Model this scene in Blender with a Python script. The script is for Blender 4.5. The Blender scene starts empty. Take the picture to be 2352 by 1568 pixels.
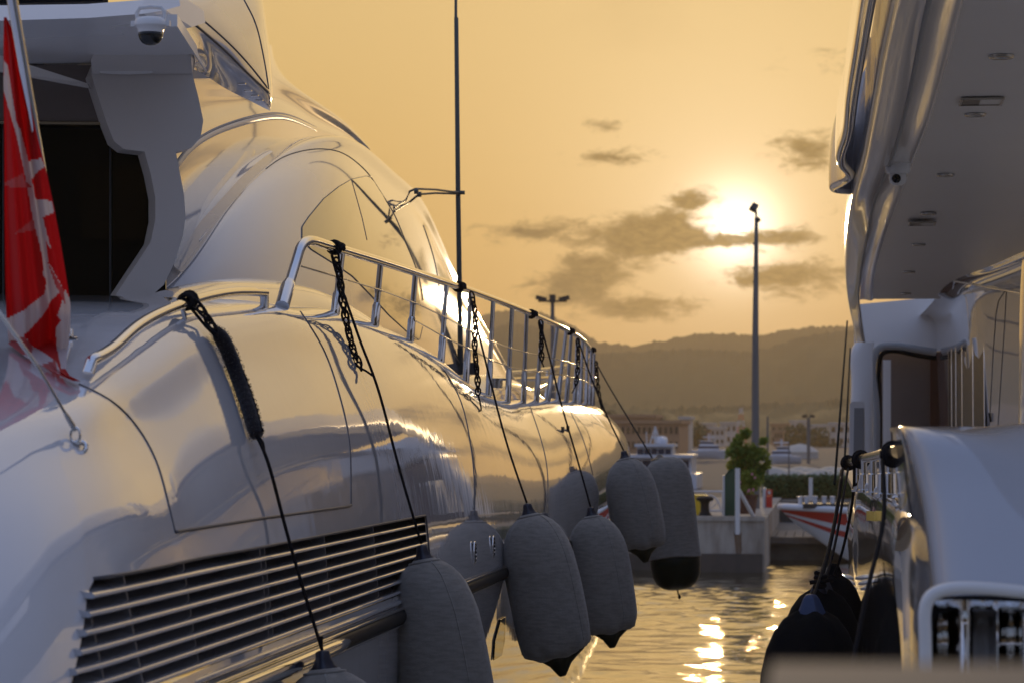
import bpy, bmesh, math, random
import numpy as np
from mathutils import Vector, Matrix
from mathutils.bvhtree import BVHTree

random.seed(7)
np.random.seed(7)
scene = bpy.context.scene
COL = scene.collection
R = math.radians

# ------------------------------------------------------------------ camera
EYE = Vector((0.0, 0.0, 3.2))
F_PX, CX, CY = 6533.0, 1176.0, 784.0          # photograph measured on a 2352 x 1568 grid
cam_data = bpy.data.cameras.new('camera')
cam = bpy.data.objects.new('camera', cam_data)
COL.objects.link(cam)
cam.location = EYE
cam.rotation_euler = (R(90 + 1.894), 0, R(6.32))
cam_data.sensor_width = 36.0
cam_data.lens = 100.0
cam_data.clip_start = 0.05
cam_data.clip_end = 20000
cam_data.dof.use_dof = True
cam_data.dof.focus_distance = 14.5
cam_data.dof.aperture_fstop = 6.3
scene.camera = cam
CAM_ROT = cam.rotation_euler.to_matrix()


def ray(px, py):
    return (CAM_ROT @ Vector((px - CX, -(py - CY), -F_PX))).normalized()


def at(px, py, X=None, Y=None, Z=None):
    """The world point seen at (px, py) of the photograph whose X, Y or Z is known."""
    d = ray(px, py)
    if Y is not None:
        t = (Y - EYE.y) / d.y
    elif X is not None:
        t = (X - EYE.x) / d.x
    else:
        t = (Z - EYE.z) / d.z
    return EYE + d * t


# ------------------------------------------------------------------ render set-up
scene.render.engine = 'CYCLES'
scene.cycles.use_denoising = True
scene.cycles.max_bounces = 8
scene.cycles.diffuse_bounces = 6
scene.cycles.glossy_bounces = 5
scene.cycles.transmission_bounces = 4
scene.cycles.volume_bounces = 1
scene.cycles.transparent_max_bounces = 8
scene.cycles.sample_clamp_indirect = 4.0
scene.cycles.caustics_reflective = True
scene.cycles.blur_glossy = 1.0
scene.cycles.caustics_refractive = False
scene.view_settings.view_transform = 'Standard'
scene.view_settings.look = 'None'
scene.view_settings.exposure = 0.1
scene.view_settings.gamma = 1.0
scene.view_settings.use_curve_mapping = False

# ------------------------------------------------------------------ sun direction (seen at 1690, 540)
SUN = ray(1690, 528)
SUN_EL = math.asin(SUN.z)
SUN_AZ = math.atan2(SUN.x, SUN.y)             # clockwise from +Y

# ------------------------------------------------------------------ world: Nishita dome, warm dusk band, sun glow, clouds
world = bpy.data.worlds.new('World')
scene.world = world
world.use_nodes = True
wt = world.node_tree
wt.nodes.clear()


class NT:
    """tiny expression helper over a node tree"""
    def __init__(self, tree):
        self.t = tree

    def n(self, kind, **kw):
        nd = self.t.nodes.new(kind)
        for k, v in kw.items():
            setattr(nd, k, v)
        return nd

    def put(self, sock, v):
        if hasattr(v, 'links') or isinstance(v, bpy.types.NodeSocket):
            self.t.links.new(v, sock)
        else:
            sock.default_value = v

    def m(self, op, a, b=0.0, c=0.0, clamp=False):
        nd = self.n('ShaderNodeMath', operation=op, use_clamp=clamp)
        self.put(nd.inputs[0], a)
        self.put(nd.inputs[1], b)
        if len(nd.inputs) > 2:
            self.put(nd.inputs[2], c)
        return nd.outputs[0]

    def dot(self, a, v):
        nd = self.n('ShaderNodeVectorMath', operation='DOT_PRODUCT')
        self.put(nd.inputs[0], a)
        nd.inputs[1].default_value = v
        return nd.outputs['Value']

    def mix(self, f, a, b, mode='MIX'):
        nd = self.n('ShaderNodeMix', data_type='RGBA', blend_type=mode)
        self.put(nd.inputs[0], f)
        for s, v in ((nd.inputs[6], a), (nd.inputs[7], b)):
            if isinstance(v, (tuple, list)):
                s.default_value = (v[0], v[1], v[2], 1.0)
            else:
                self.t.links.new(v, s)
        return nd.outputs[2]

    def smooth(self, x, lo, hi):
        nd = self.n('ShaderNodeMapRange', interpolation_type='SMOOTHSTEP')
        self.put(nd.inputs[0], x)
        nd.inputs[1].default_value = lo
        nd.inputs[2].default_value = hi
        nd.inputs[3].default_value = 0.0
        nd.inputs[4].default_value = 1.0
        return nd.outputs[0]

    def noise(self, vec, scale, detail=4.0, rough=0.55, dist=0.0):
        nd = self.n('ShaderNodeTexNoise')
        self.put(nd.inputs['Vector'], vec)
        nd.inputs['Scale'].default_value = scale
        nd.inputs['Detail'].default_value = detail
        nd.inputs['Roughness'].default_value = rough
        nd.inputs['Distortion'].default_value = dist
        return nd.outputs['Fac']

    def vec(self, x, y, z):
        nd = self.n('ShaderNodeCombineXYZ')
        for s, v in zip(nd.inputs, (x, y, z)):
            self.put(s, v)
        return nd.outputs[0]


w = NT(wt)
HAZE_D = 0.00025
tc = w.n('ShaderNodeTexCoord')
D = tc.outputs['Generated']
sep = w.n('ShaderNodeSeparateXYZ')
wt.links.new(D, sep.inputs[0])
dx, dy, dz = sep.outputs
sky = w.n('ShaderNodeTexSky', sky_type='NISHITA')
sky.sun_disc = False
sky.sun_elevation = SUN_EL
sky.sun_rotation = SUN_AZ
sky.air_density = 1.2
sky.dust_density = 3.0
sky.ozone_density = 1.0
nish = w.mix(1.0, sky.outputs[0], (0.007, 0.008, 0.010), 'MULTIPLY')

ang = w.m('MULTIPLY', w.m('ARCCOSINE', w.m('MINIMUM', w.dot(D, SUN), 0.999999)), 180 / math.pi)
elev = w.m('MULTIPLY', w.m('ARCSINE', dz), 180 / math.pi)

# hazy dusk dome: gold near the sun, lavender behind
low = w.mix(w.smooth(elev, 0.0, 11.0), (0.455, 0.26, 0.062), (0.63, 0.435, 0.182))
low = w.mix(w.smooth(elev, 9.0, 40.0), low, (0.63, 0.55, 0.47))
back = w.mix(w.smooth(elev, 0.0, 35.0), (0.29, 0.30, 0.39), (0.23, 0.31, 0.54))
dome = w.mix(w.smooth(ang, 12.0, 95.0), low, back)
dome = w.mix(0.55, dome, nish, 'ADD')
# aureole round the sun
def gauss(x, s):
    q = w.m('DIVIDE', x, s)
    return w.m('EXPONENT', w.m('MULTIPLY', w.m('MULTIPLY', q, q), -1.0))
g_wide = w.m('EXPONENT', w.m('DIVIDE', ang, -2.7))
g_mid = gauss(ang, 0.82)
g_disc = w.m('SUBTRACT', 1.0, w.smooth(ang, 0.25, 0.31))
glow = w.mix(1.0, w.mix(g_wide, (0, 0, 0), (0.56, 0.53, 0.44)), w.mix(g_mid, (0, 0, 0), (1.5, 1.4, 1.2)), 'ADD')
dome = w.mix(1.0, dome, glow, 'ADD')

# clouds: direction in the tangent plane of +Y, measured like the photograph
inv = w.m('DIVIDE', F_PX, w.m('MAXIMUM', dy, 0.05))
U = w.m('ADD', w.m('MULTIPLY', dx, inv), 1900.0)
V = w.m('SUBTRACT', 1000.0, w.m('MULTIPLY', dz, inv))
cl_vec = w.vec(w.m('DIVIDE', U, 70.0), w.m('DIVIDE', V, 34.0), 0.0)
cl_n = w.noise(cl_vec, 1.0, 8.0, 0.62, 0.5)
CLOUDS = [(1540, 520, 67, 41, 1.15), (1480, 552, 115, 43, 1.05), (1265, 526, 158, 31, 0.85), (1590, 458, 56, 26, 1.00), (1340, 648, 75, 53, 1.00),
          (1270, 668, 85, 36, 0.70), (1400, 610, 85, 36, 0.60), (1495, 705, 115, 31, 0.85), (1430, 716, 73, 21, 0.60), (1850, 630, 158, 34, 0.95), (1745, 652, 73, 17, 0.60), (1780, 548, 103, 24, 1.05),
          (1648, 556, 75, 15, 0.95), (1410, 358, 109, 20, 0.75), (1395, 288, 51, 21, 0.70), (1868, 345, 91, 48, 0.90), (1840, 685, 73, 19, 0.50),
          (2250, 480, 260, 60, 0.90), (2700, 380, 300, 60, 0.90), (2500, 640, 300, 40, 0.80), (3300, 560, 350, 60, 0.80), (2050, 150, 240, 50, 0.40)]
mask = None
for (cx, cy, rx, ry, s) in CLOUDS:
    a = w.m('DIVIDE', w.m('SUBTRACT', U, cx), rx)
    b = w.m('DIVIDE', w.m('SUBTRACT', V, cy), ry)
    e = w.m('EXPONENT', w.m('MULTIPLY', w.m('ADD', w.m('MULTIPLY', a, a), w.m('MULTIPLY', b, b)), -1.0))
    e = w.m('MULTIPLY', e, s)
    mask = e if mask is None else w.m('ADD', mask, e)
front = w.smooth(dy, 0.1, 0.3)
mask = w.m('MULTIPLY', mask, front)
rag = w.noise(w.vec(w.m('DIVIDE', U, 30.0), w.m('DIVIDE', V, 11.0), 3.0), 1.0, 6.0, 0.6, 0.8)
dens = w.m('ADD', w.m('MULTIPLY', mask, 0.80), w.m('ADD', w.m('MULTIPLY', w.m('SUBTRACT', cl_n, 0.5), 1.5), w.m('MULTIPLY', w.m('SUBTRACT', rag, 0.5), 0.7)))
dens = w.smooth(dens, 0.14, 0.80)
dens = w.m('MULTIPLY', dens, w.smooth(mask, 0.02, 0.22))
wide_n = w.noise(w.vec(w.m('MULTIPLY', dx, 3.0), w.m('MULTIPLY', dy, 3.0), w.m('MULTIPLY', dz, 13.0)), 1.6, 5.0, 0.55, 0.6)
veil = w.m('MULTIPLY', w.smooth(wide_n, 0.5, 0.78), 0.22)
dome = w.mix(veil, dome, w.mix(1.0, dome, (0.72, 0.68, 0.66), 'MULTIPLY'))
disc = w.mix(g_disc, (0, 0, 0), (2.2, 2.0, 1.6))
dome = w.mix(1.0, dome, disc, 'ADD')
dome = w.mix(w.m('MULTIPLY', dens, 0.97), dome, w.mix(w.smooth(rag, 0.35, 0.7), w.mix(w.smooth(ang, 0.3, 6.0), (0.30, 0.19, 0.065), (0.14, 0.098, 0.05)), w.mix(w.smooth(ang, 0.3, 6.0), (0.45, 0.29, 0.10), (0.27, 0.185, 0.08))))
bg = w.n('ShaderNodeBackground')
wt.links.new(dome, bg.inputs[0])
bg.inputs[1].default_value = 1.0
wo = w.n('ShaderNodeOutputWorld')
wt.links.new(bg.outputs[0], wo.inputs[0])
world.cycles.sampling_method = 'AUTOMATIC'

sun_data = bpy.data.lights.new('sun', 'SUN')
sun = bpy.data.objects.new('sun', sun_data)
COL.objects.link(sun)
sun_data.energy = 0.65
sun_data.angle = R(0.6)
sun_data.color = (1.0, 0.70, 0.36)
sun.rotation_euler = (-SUN).to_track_quat('-Z', 'Y').to_euler()
sun.location = (0, 60, 60)
sun['kind'] = 'structure'


# ------------------------------------------------------------------ materials
def mat(name, base=(.8, .8, .8), rough=.5, metal=0.0, coat=0.0, ior=1.5, bump=None, var=None, sheen=0.0, trans=0.0):
    """Principled material; bump=(scale vector, strength, detail), var=(scale, amount, other colour)."""
    m = bpy.data.materials.new(name)
    m.use_nodes = True
    t = m.node_tree
    k = NT(t)
    p = t.nodes['Principled BSDF']
    p.inputs['Base Color'].default_value = (*base, 1)
    p.inputs['Roughness'].default_value = rough
    p.inputs['Metallic'].default_value = metal
    p.inputs['IOR'].default_value = ior
    p.inputs['Coat Weight'].default_value = coat
    p.inputs['Coat Roughness'].default_value = 0.02
    p.inputs['Coat IOR'].default_value = 1.6
    p.inputs['Sheen Weight'].default_value = sheen
    g = None
    if bump or var:
        g = k.n('ShaderNodeTexCoord').outputs['Object']
    if var:
        sc, amt, other = var
        mp = k.n('ShaderNodeMapping')
        t.links.new(g, mp.inputs[0])
        mp.inputs['Scale'].default_value = sc if isinstance(sc, tuple) else (sc, sc, sc)
        f = k.m('MULTIPLY', k.smooth(k.noise(mp.outputs[0], 1.0, 5.0, .6), .35, .7), amt)
        t.links.new(k.mix(f, base, other), p.inputs['Base Color'])
    if bump:
        last = None
        for (sc, strength, detail, dist) in bump:
            mp = k.n('ShaderNodeMapping')
            t.links.new(g, mp.inputs[0])
            mp.inputs['Scale'].default_value = sc if isinstance(sc, tuple) else (sc, sc, sc)
            bn = k.n('ShaderNodeBump')
            bn.inputs['Strength'].default_value = strength
            bn.inputs['Distance'].default_value = dist
            t.links.new(k.noise(mp.outputs[0], 1.0, detail, .5), bn.inputs['Height'])
            if last is not None:
                t.links.new(last, bn.inputs['Normal'])
            last = bn.outputs[0]
        t.links.new(last, p.inputs['Normal'])
        p.inputs['Coat Normal'].links or t.links.new(last, p.inputs['Coat Normal'])
    return m


M = {}
# hull paint: fairing ripples run up and down the plates, so reflections smear vertically
M['gelcoat'] = mat('white_gelcoat', (.64, .635, .655), .06, coat=1.0, ior=1.5,
                   bump=[((13.0, 13.0, .7), .10, 2.0, .0025), ((5.0, 5.0, .6), .09, 2.0, .004), ((1.3, 1.3, 1.3), .25, 2.0, .006)])
M['gelcoat_fine'] = mat('white_gelcoat_fair', (.50, .50, .53), .05, coat=1.0, ior=1.5,
                        bump=[((1.0, 1.0, .6), .12, 1.0, .006)])
M['white_paint'] = mat('white_paint', (.80, .77, .74), .25, bump=[(9.0, .1, 3.0, .003)])
M['soffit'] = mat('painted_soffit', (.80, .76, .72), .35, bump=[(5.0, .1, 3.0, .003)], var=(1.2, .3, (.74, .70, .66)))
M['soffit_gloss'] = mat('glossy_soffit_panel', (.74, .70, .66), .2, coat=.35, bump=[((3.0, 3.0, 3.0), .1, 3.0, .006)])
M['pillar'] = mat('grey_shell', (.60, .535, .47), .38, bump=[(4.0, .1, 2.0, .003)])
M['brown'] = mat('brown_panel', (.16, .125, .105), .4, var=(3.0, .3, (.12, .095, .08)))
M['glass'] = mat('tinted_glass', (.006, .0065, .006), .02)
M['window'] = mat('mirror_tinted_window', (.075, .07, .06), .03, coat=1.0)
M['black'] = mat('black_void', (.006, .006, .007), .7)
M['seam'] = mat('dark_sealant', (.08, .075, .08), .5)
M['chrome'] = mat('polished_steel', (.80, .79, .78), .06, metal=1.0, bump=[(18.0, .06, 2.0, .002)])
M['steel'] = mat('brushed_steel', (.55, .54, .53), .22, metal=1.0)
M['rubber'] = mat('black_rubber', (.018, .018, .019), .45, bump=[(40.0, .2, 3.0, .002)])
M['rope'] = mat('black_rope', (.012, .011, .013), .8, bump=[((140, 140, 140), .6, 2.0, .004)])
M['rope_green'] = mat('dark_line', (.02, .024, .022), .8)
M['fuzz'] = mat('black_fleece', (.014, .012, .015), .95, sheen=.4)
M['fender'] = mat('heather_grey_cover', (.29, .262, .225), .95, sheen=.3, var=((15, 15, 70), .75, (.195, .175, .15)),
                  bump=[((9, 9, 5), .7, 4.0, .02), ((20, 20, 50), .25, 3.0, .005), ((160, 160, 420), .5, 2.0, .003)])
M['fender_cap'] = mat('navy_vinyl', (.012, .014, .028), .35)
M['fender_bare'] = mat('dark_vinyl', (.014, .018, .012), .35)
M['fender_black'] = mat('black_fender_cover', (.008, .0075, .008), .9, bump=[(30, .4, 4.0, .01)])
M['blue_cap'] = mat('blue_vinyl', (.03, .05, .12), .5)
M['flag_red'] = mat('red_bunting', (.42, .006, .010), .75, bump=[((300, 300, 300), .3, 1.0, .001)])
M['flag_white'] = mat('white_bunting', (.62, .50, .50), .75)
M['mast'] = mat('grey_green_mast', (.055, .065, .06), .4, var=((20, 20, 2), .5, (.085, .085, .075)))
M['dark_metal'] = mat('dark_metal', (.03, .03, .03), .5)
M['wood'] = mat('varnished_wood', (.10, .035, .015), .3, var=((40, 40, 3), .6, (.05, .018, .01)))
M['lamp_ring'] = mat('downlight_ring', (.5, .46, .4), .25, metal=.8)
M['concrete'] = mat('harbour_concrete', (.40, .35, .29), .9, var=((1.6, 1.6, .45), .95, (.17, .13, .095)),
                    bump=[(6.0, .4, 5.0, .03)])
M['concrete_dark'] = mat('wet_concrete', (.07, .055, .045), .7, var=(1.5, .7, (.03, .028, .02)))
M['asphalt'] = mat('apron_asphalt', (.07, .068, .065), .95, var=(.6, .5, (.1, .095, .09)))
M['leaf'] = mat('shrub_leaf', (.07, .13, .03), .5, var=(2.5, .8, (.035, .075, .018)))
M['leaf2'] = mat('shrub_leaf_pale', (.12, .18, .035), .5, var=(2.5, .7, (.07, .12, .03)))
M['hedge'] = mat('hedge_leaf', (.07, .12, .03), .6, var=(1.4, .8, (.025, .05, .014)))
M['hedge_core'] = mat('hedge_core', (.012, .02, .008), .9)
M['bark'] = mat('bark', (.06, .04, .025), .9)
M['terracotta'] = mat('terracotta_pot', (.12, .05, .03), .8)
M['green_board'] = mat('green_board', (.012, .06, .03), .6, var=((3, 3, 1), .5, (.01, .04, .02)))
M['white_metal'] = mat('white_enamel', (.62, .60, .58), .4)
M['yellow'] = mat('yellow_plastic', (.75, .48, .02), .45)
M['red'] = mat('red_enamel', (.55, .03, .02), .4)
M['red_hull'] = mat('red_hull_paint', (.48, .03, .02), .3)
M['boat_white'] = mat('white_boat_paint', (.68, .68, .70), .25, coat=.4)
M['boat_grey'] = mat('grey_deck', (.30, .30, .30), .6)
M['boat_glass'] = mat('dark_boat_glass', (.045, .055, .085), .3)
M['pole'] = mat('galvanised_pole', (.17, .16, .15), .55, var=((8, 8, .6), .6, (.11, .10, .09)))
M['deck_teak'] = mat('pale_teak_deck', (.50, .40, .29), .6, var=((3, 30, 3), .5, (.40, .31, .22)))
M['plank'] = mat('weathered_plank', (.20, .17, .14), .8, var=((2, 20, 2), .7, (.13, .10, .08)))
M['stone'] = mat('jetty_stone', (.16, .15, .135), .9, var=(2.0, .7, (.09, .08, .07)), bump=[(5.0, .5, 5.0, .05)])
M['plaster'] = mat('ochre_plaster', (.40, .24, .14), .9, var=(.4, .4, (.33, .20, .12)))
M['plaster_pale'] = mat('pale_plaster', (.55, .50, .43), .9, var=(.4, .4, (.46, .42, .36)))
M['shade'] = mat('window_dark', (.03, .028, .025), .2)
M['roof_tile'] = mat('roof_tile', (.28, .12, .07), .9, var=(1.5, .5, (.20, .09, .05)))
M['hill'] = mat('wooded_hillside', (.05, .06, .022), .95, var=(.012, .8, (.035, .04, .016)))
M['added_harbour_front'] = mat('darkened_harbour_front', (.045, .045, .042), .9, var=(.3, .5, (.03, .03, .028)))  # added unseen building, colour kept dark so the glass doors stay black
M['tree_far'] = mat('far_tree_leaf', (.04, .055, .02), .8)
M['teak'] = mat('cap_rail', (.16, .13, .095), .85)
M['cushion'] = mat('beige_vinyl', (.45, .40, .33), .5)


def cloth(name, base, back):
    """bunting that lets the light through"""
    m = mat(name, base, .8, bump=[((300, 300, 300), .3, 1.0, .001)])
    t = m.node_tree
    p = t.nodes['Principled BSDF']
    tr = t.nodes.new('ShaderNodeBsdfTranslucent')
    tr.inputs[0].default_value = (*back, 1)
    mx = t.nodes.new('ShaderNodeMixShader')
    mx.inputs[0].default_value = .5
    t.links.new(p.outputs[0], mx.inputs[1])
    t.links.new(tr.outputs[0], mx.inputs[2])
    t.links.new(mx.outputs[0], t.nodes['Material Output'].inputs[0])
    return m


M['flag_red'] = cloth('red_bunting', (.56, .008, .010), (.52, .005, .005))
M['flag_white'] = cloth('white_bunting', (.70, .62, .62), (.50, .42, .40))

M['leaf'] = cloth('shrub_leaf', (.11, .18, .03), (.26, .32, .03))
M['leaf2'] = cloth('shrub_leaf_pale', (.16, .22, .035), (.40, .42, .05))
for nm in ('rope', 'rope_green', 'fuzz', 'fender_black', 'rubber', 'fender_bare', 'black', 'boat_glass'):
    M[nm].node_tree.nodes['Principled BSDF'].inputs['Specular IOR Level'].default_value = .12

M['flag_pink'] = cloth('doubled_bunting', (.50, .12, .12), (.45, .05, .05))

M['gelcoat_fine'].node_tree.nodes['Principled BSDF'].inputs['Coat Roughness'].default_value = .05

M['divider'] = mat('vent_divider', (.16, .155, .16), .5)

for nm in ('gelcoat', 'gelcoat_fine'):
    M[nm].node_tree.nodes['Principled BSDF'].inputs['Specular IOR Level'].default_value = .2
M['dark_pane'] = mat('dark_side_pane', (.008, .008, .009), .25)
M['dark_pane'].node_tree.nodes['Principled BSDF'].inputs['Specular IOR Level'].default_value = .15


# ------------------------------------------------------------------ mesh helpers
class MB:
    """Collects shapes; build() links them as one mesh object."""
    def __init__(self):
        self.v, self.f, self.mi = [], [], []

    def add(self, verts, faces, mi=0):
        b = len(self.v)
        self.v += [tuple(p) for p in verts]
        self.f += [tuple(i + b for i in q) for q in faces]
        self.mi += [mi] * len(faces)
        return self

    def box(self, c, s, rot=None, mi=0, taper=1.0):
        c = Vector(c)
        hx, hy, hz = s[0] / 2, s[1] / 2, s[2] / 2
        pts = []
        for z, k in ((-hz, 1.0), (hz, taper)):
            for x, y in ((-hx, -hy), (hx, -hy), (hx, hy), (-hx, hy)):
                p = Vector((x * k, y * k, z))
                if rot is not None:
                    p = rot @ p
                pts.append(c + p)
        self.add(pts, [(3, 2, 1, 0), (4, 5, 6, 7), (0, 1, 5, 4), (1, 2, 6, 5), (2, 3, 7, 6), (3, 0, 4, 7)], mi)
        return self

    def prism(self, poly, off, mi=0):
        """polygon (list of 3-D points) pushed along the vector off"""
        n = len(poly)
        off = Vector(off)
        a = [Vector(p) for p in poly]
        self.add(a + [p + off for p in a], [tuple(range(n - 1, -1, -1)), tuple(range(n, 2 * n))] +
                 [(i, (i + 1) % n, n + (i + 1) % n, n + i) for i in range(n)], mi)
        return self

    def tube(self, pts, r, seg=10, caps=True, closed=False, mi=0, flat=1.0, flat_dir=None):
        pts = [Vector(p) for p in pts]
        n = len(pts)
        rad = [r] * n if not isinstance(r, (list, tuple)) else list(r)
        T = []
        for i in range(n):
            if closed:
                a, b = pts[i - 1], pts[(i + 1) % n]
            else:
                a, b = pts[max(i - 1, 0)], pts[min(i + 1, n - 1)]
            d = b - a
            T.append(d.normalized() if d.length > 1e-9 else Vector((0, 0, 1)))
        up = Vector((0, 0, 1)) if abs(T[0].z) < .9 else Vector((1, 0, 0))
        N = (up - T[0] * up.dot(T[0])).normalized()
        verts = []
        for i in range(n):
            N = (N - T[i] * N.dot(T[i]))
            N = N.normalized() if N.length > 1e-9 else T[i].orthogonal().normalized()
            B = T[i].cross(N)
            for k in range(seg):
                a = 2 * math.pi * k / seg
                verts.append(pts[i] + N * (rad[i] * math.cos(a)) + B * (rad[i] * flat * math.sin(a)))
        faces = []
        m = n if closed else n - 1
        for i in range(m):
            j = (i + 1) % n
            for k in range(seg):
                q = (k + 1) % seg
                faces.append((i * seg + k, i * seg + q, j * seg + q, j * seg + k))
        if caps and not closed:
            faces.append(tuple(range(seg - 1, -1, -1)))
            faces.append(tuple((n - 1) * seg + k for k in range(seg)))
        self.add(verts, faces, mi)
        return self

    def lathe(self, prof, base, axis=(0, 0, 1), seg=24, mi=0, squash=1.0, fn=None):
        """profile [(radius, height)] turned round axis through base"""
        ax = Vector(axis).normalized()
        e1 = ax.orthogonal().normalized()
        if abs(ax.z) > .8:
            e1 = (Vector((1, 0, 0)) - ax * ax.x).normalized()
        e2 = ax.cross(e1)
        base = Vector(base)
        verts = []
        for (r, h) in prof:
            for k in range(seg):
                a = 2 * math.pi * k / seg
                rr, hh = (r, h) if fn is None else fn(r, h, a)
                verts.append(base + ax * hh + e1 * (rr * math.cos(a)) + e2 * (rr * squash * math.sin(a)))
        faces = []
        n = len(prof)
        for i in range(n - 1):
            for k in range(seg):
                q = (k + 1) % seg
                faces.append((i * seg + k, i * seg + q, (i + 1) * seg + q, (i + 1) * seg + k))
        faces.append(tuple(range(seg - 1, -1, -1)))
        faces.append(tuple((n - 1) * seg + k for k in range(seg)))
        self.add(verts, faces, mi)
        return self

    def grid(self, P, mi=0, flip=False):
        nu, nv = len(P), len(P[0])
        verts = [p for row in P for p in row]
        faces = []
        for i in range(nu - 1):
            for j in range(nv - 1):
                q = (i * nv + j, i * nv + j + 1, (i + 1) * nv + j + 1, (i + 1) * nv + j)
                faces.append(q[::-1] if flip else q)
        self.add(verts, faces, mi)
        return self

    def build(self, name, mats, parent=None, smooth=35, thick=0.0):
        me = bpy.data.meshes.new(name)
        me.from_pydata(self.v, [], self.f)
        for m in (mats if isinstance(mats, (list, tuple)) else [mats]):
            me.materials.append(m)
        if any(self.mi):
            me.polygons.foreach_set('material_index', self.mi)
        bm = bmesh.new()
        bm.from_mesh(me)
        bmesh.ops.recalc_face_normals(bm, faces=bm.faces)
        bm.to_mesh(me)
        bm.free()
        if smooth:
            me.polygons.foreach_set('use_smooth', [True] * len(me.polygons))
            if smooth < 179:
                me.set_sharp_from_angle(angle=R(smooth))
        me.update()
        return link(bpy.data.objects.new(name, me), parent)


def link(o, parent=None):
    COL.objects.link(o)
    if parent is not None:
        o.parent = parent
        o.matrix_parent_inverse = world_matrix(parent).inverted()
    return o


def world_matrix(o):
    m = Matrix.LocRotScale(o.location, o.rotation_euler, o.scale)
    if o.parent is not None:
        m = world_matrix(o.parent) @ o.matrix_parent_inverse @ m
    return m


def thing(name, label, cat, loc=(0, 0, 0), group=None):
    o = bpy.data.objects.new(name, None)
    o.empty_display_size = .2
    o.location = loc
    COL.objects.link(o)
    return tag(o, label, cat, group)


def tag(o, label, cat, group=None):
    o['label'] = label
    o['category'] = cat
    if group:
        o['group'] = group
    return o


def structure(o):
    o['kind'] = 'structure'
    return o


def copy_tree(o, parent=None):
    c = o.copy()
    COL.objects.link(c)
    if parent is not None:
        c.parent = parent
    for ch in list(o.children):
        copy_tree(ch, c)
    return c


# ------------------------------------------------------------------ splines
def spline_eval(x, Y, q):
    """natural cubic spline through (x, Y[k]) evaluated at q; Y is n x d"""
    x = np.asarray(x, float)
    Y = np.asarray(Y, float)
    q = np.asarray(q, float)
    n = len(x)
    if n == 2:
        t = ((q - x[0]) / (x[1] - x[0]))[:, None]
        return Y[0] * (1 - t) + Y[1] * t
    h = np.diff(x)
    A = np.zeros((n, n))
    B = np.zeros_like(Y)
    A[0, 0] = A[-1, -1] = 1
    for i in range(1, n - 1):
        A[i, i - 1], A[i, i], A[i, i + 1] = h[i - 1], 2 * (h[i - 1] + h[i]), h[i]
        B[i] = 6 * ((Y[i + 1] - Y[i]) / h[i] - (Y[i] - Y[i - 1]) / h[i - 1])
    Mm = np.linalg.solve(A, B)
    k = np.clip(np.searchsorted(x, q, side='right') - 1, 0, n - 2)
    d = (q - x[k])[:, None]
    hk = h[k][:, None]
    return (Y[k] + d * ((Y[k + 1] - Y[k]) / hk - hk * (2 * Mm[k] + Mm[k + 1]) / 6)
            + d ** 2 * Mm[k] / 2 + d ** 3 * (Mm[k + 1] - Mm[k]) / (6 * hk))


def curve(pts, n):
    """smooth 3-D curve through pts, n samples spaced by chord length"""
    P = np.array([tuple(p) for p in pts], float)
    s = np.concatenate([[0], np.cumsum(np.maximum(np.linalg.norm(np.diff(P, axis=0), axis=1), 1e-6))])
    return [Vector(p) for p in spline_eval(s, P, np.linspace(0, s[-1], n))]


def surface(ctrl, nu=8, nv=6):
    """bicubic natural-spline surface through a grid of control points"""
    C = np.array([[tuple(p) for p in row] for row in ctrl], float)
    def knots(A):
        d = np.linalg.norm(np.diff(A, axis=0), axis=2).mean(axis=1)
        return np.concatenate([[0], np.cumsum(np.maximum(d, 1e-4))])
    ku, kv = knots(C), knots(C.transpose(1, 0, 2))
    qu = np.concatenate([np.linspace(a, b, nu, endpoint=False) for a, b in zip(ku[:-1], ku[1:])] + [[ku[-1]]])
    qv = np.concatenate([np.linspace(a, b, nv, endpoint=False) for a, b in zip(kv[:-1], kv[1:])] + [[kv[-1]]])
    n0, n1 = C.shape[:2]
    T = spline_eval(ku, C.reshape(n0, -1), qu).reshape(len(qu), n1, 3)
    T = spline_eval(kv, T.transpose(1, 0, 2).reshape(n1, -1), qv).reshape(len(qv), len(qu), 3).transpose(1, 0, 2)
    return [[Vector(p) for p in row] for row in T]


def lerp1(xs, ys, x):
    return float(np.interp(x, xs, ys))


def bvh_of(*objs):
    V, Fc = [], []
    for o in objs:
        b = len(V)
        mw = world_matrix(o)
        V += [mw @ v.co for v in o.data.vertices]
        Fc += [[i + b for i in p.vertices] for p in o.data.polygons]
    return BVHTree.FromPolygons(V, Fc)


def hit(bvh, px, py, lift=0.0):
    """the point of a built surface that the photograph shows at (px, py), lifted off it along its normal"""
    d = ray(px, py)
    loc, nor, idx, dist = bvh.ray_cast(EYE, d)
    if loc is None:
        loc, nor, idx, dist = bvh.find_nearest(at(px, py, Y=12.0))
    if nor.dot(d) > 0:
        nor = -nor
    return loc + nor * lift


def drape(bvh, poly, n=40, lift=0.001, smooth=True):
    """polyline measured in the photograph, laid on a built surface"""
    P = np.array(poly, float)
    s = np.concatenate([[0], np.cumsum(np.linalg.norm(np.diff(P, axis=0), axis=1))])
    q = np.linspace(0, s[-1], n)
    if smooth and len(P) > 2:
        Q = spline_eval(s, P, q)
    else:
        Q = np.stack([np.interp(q, s, P[:, 0]), np.interp(q, s, P[:, 1])], 1)
    return [hit(bvh, x, y, lift) for x, y in Q]


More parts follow.
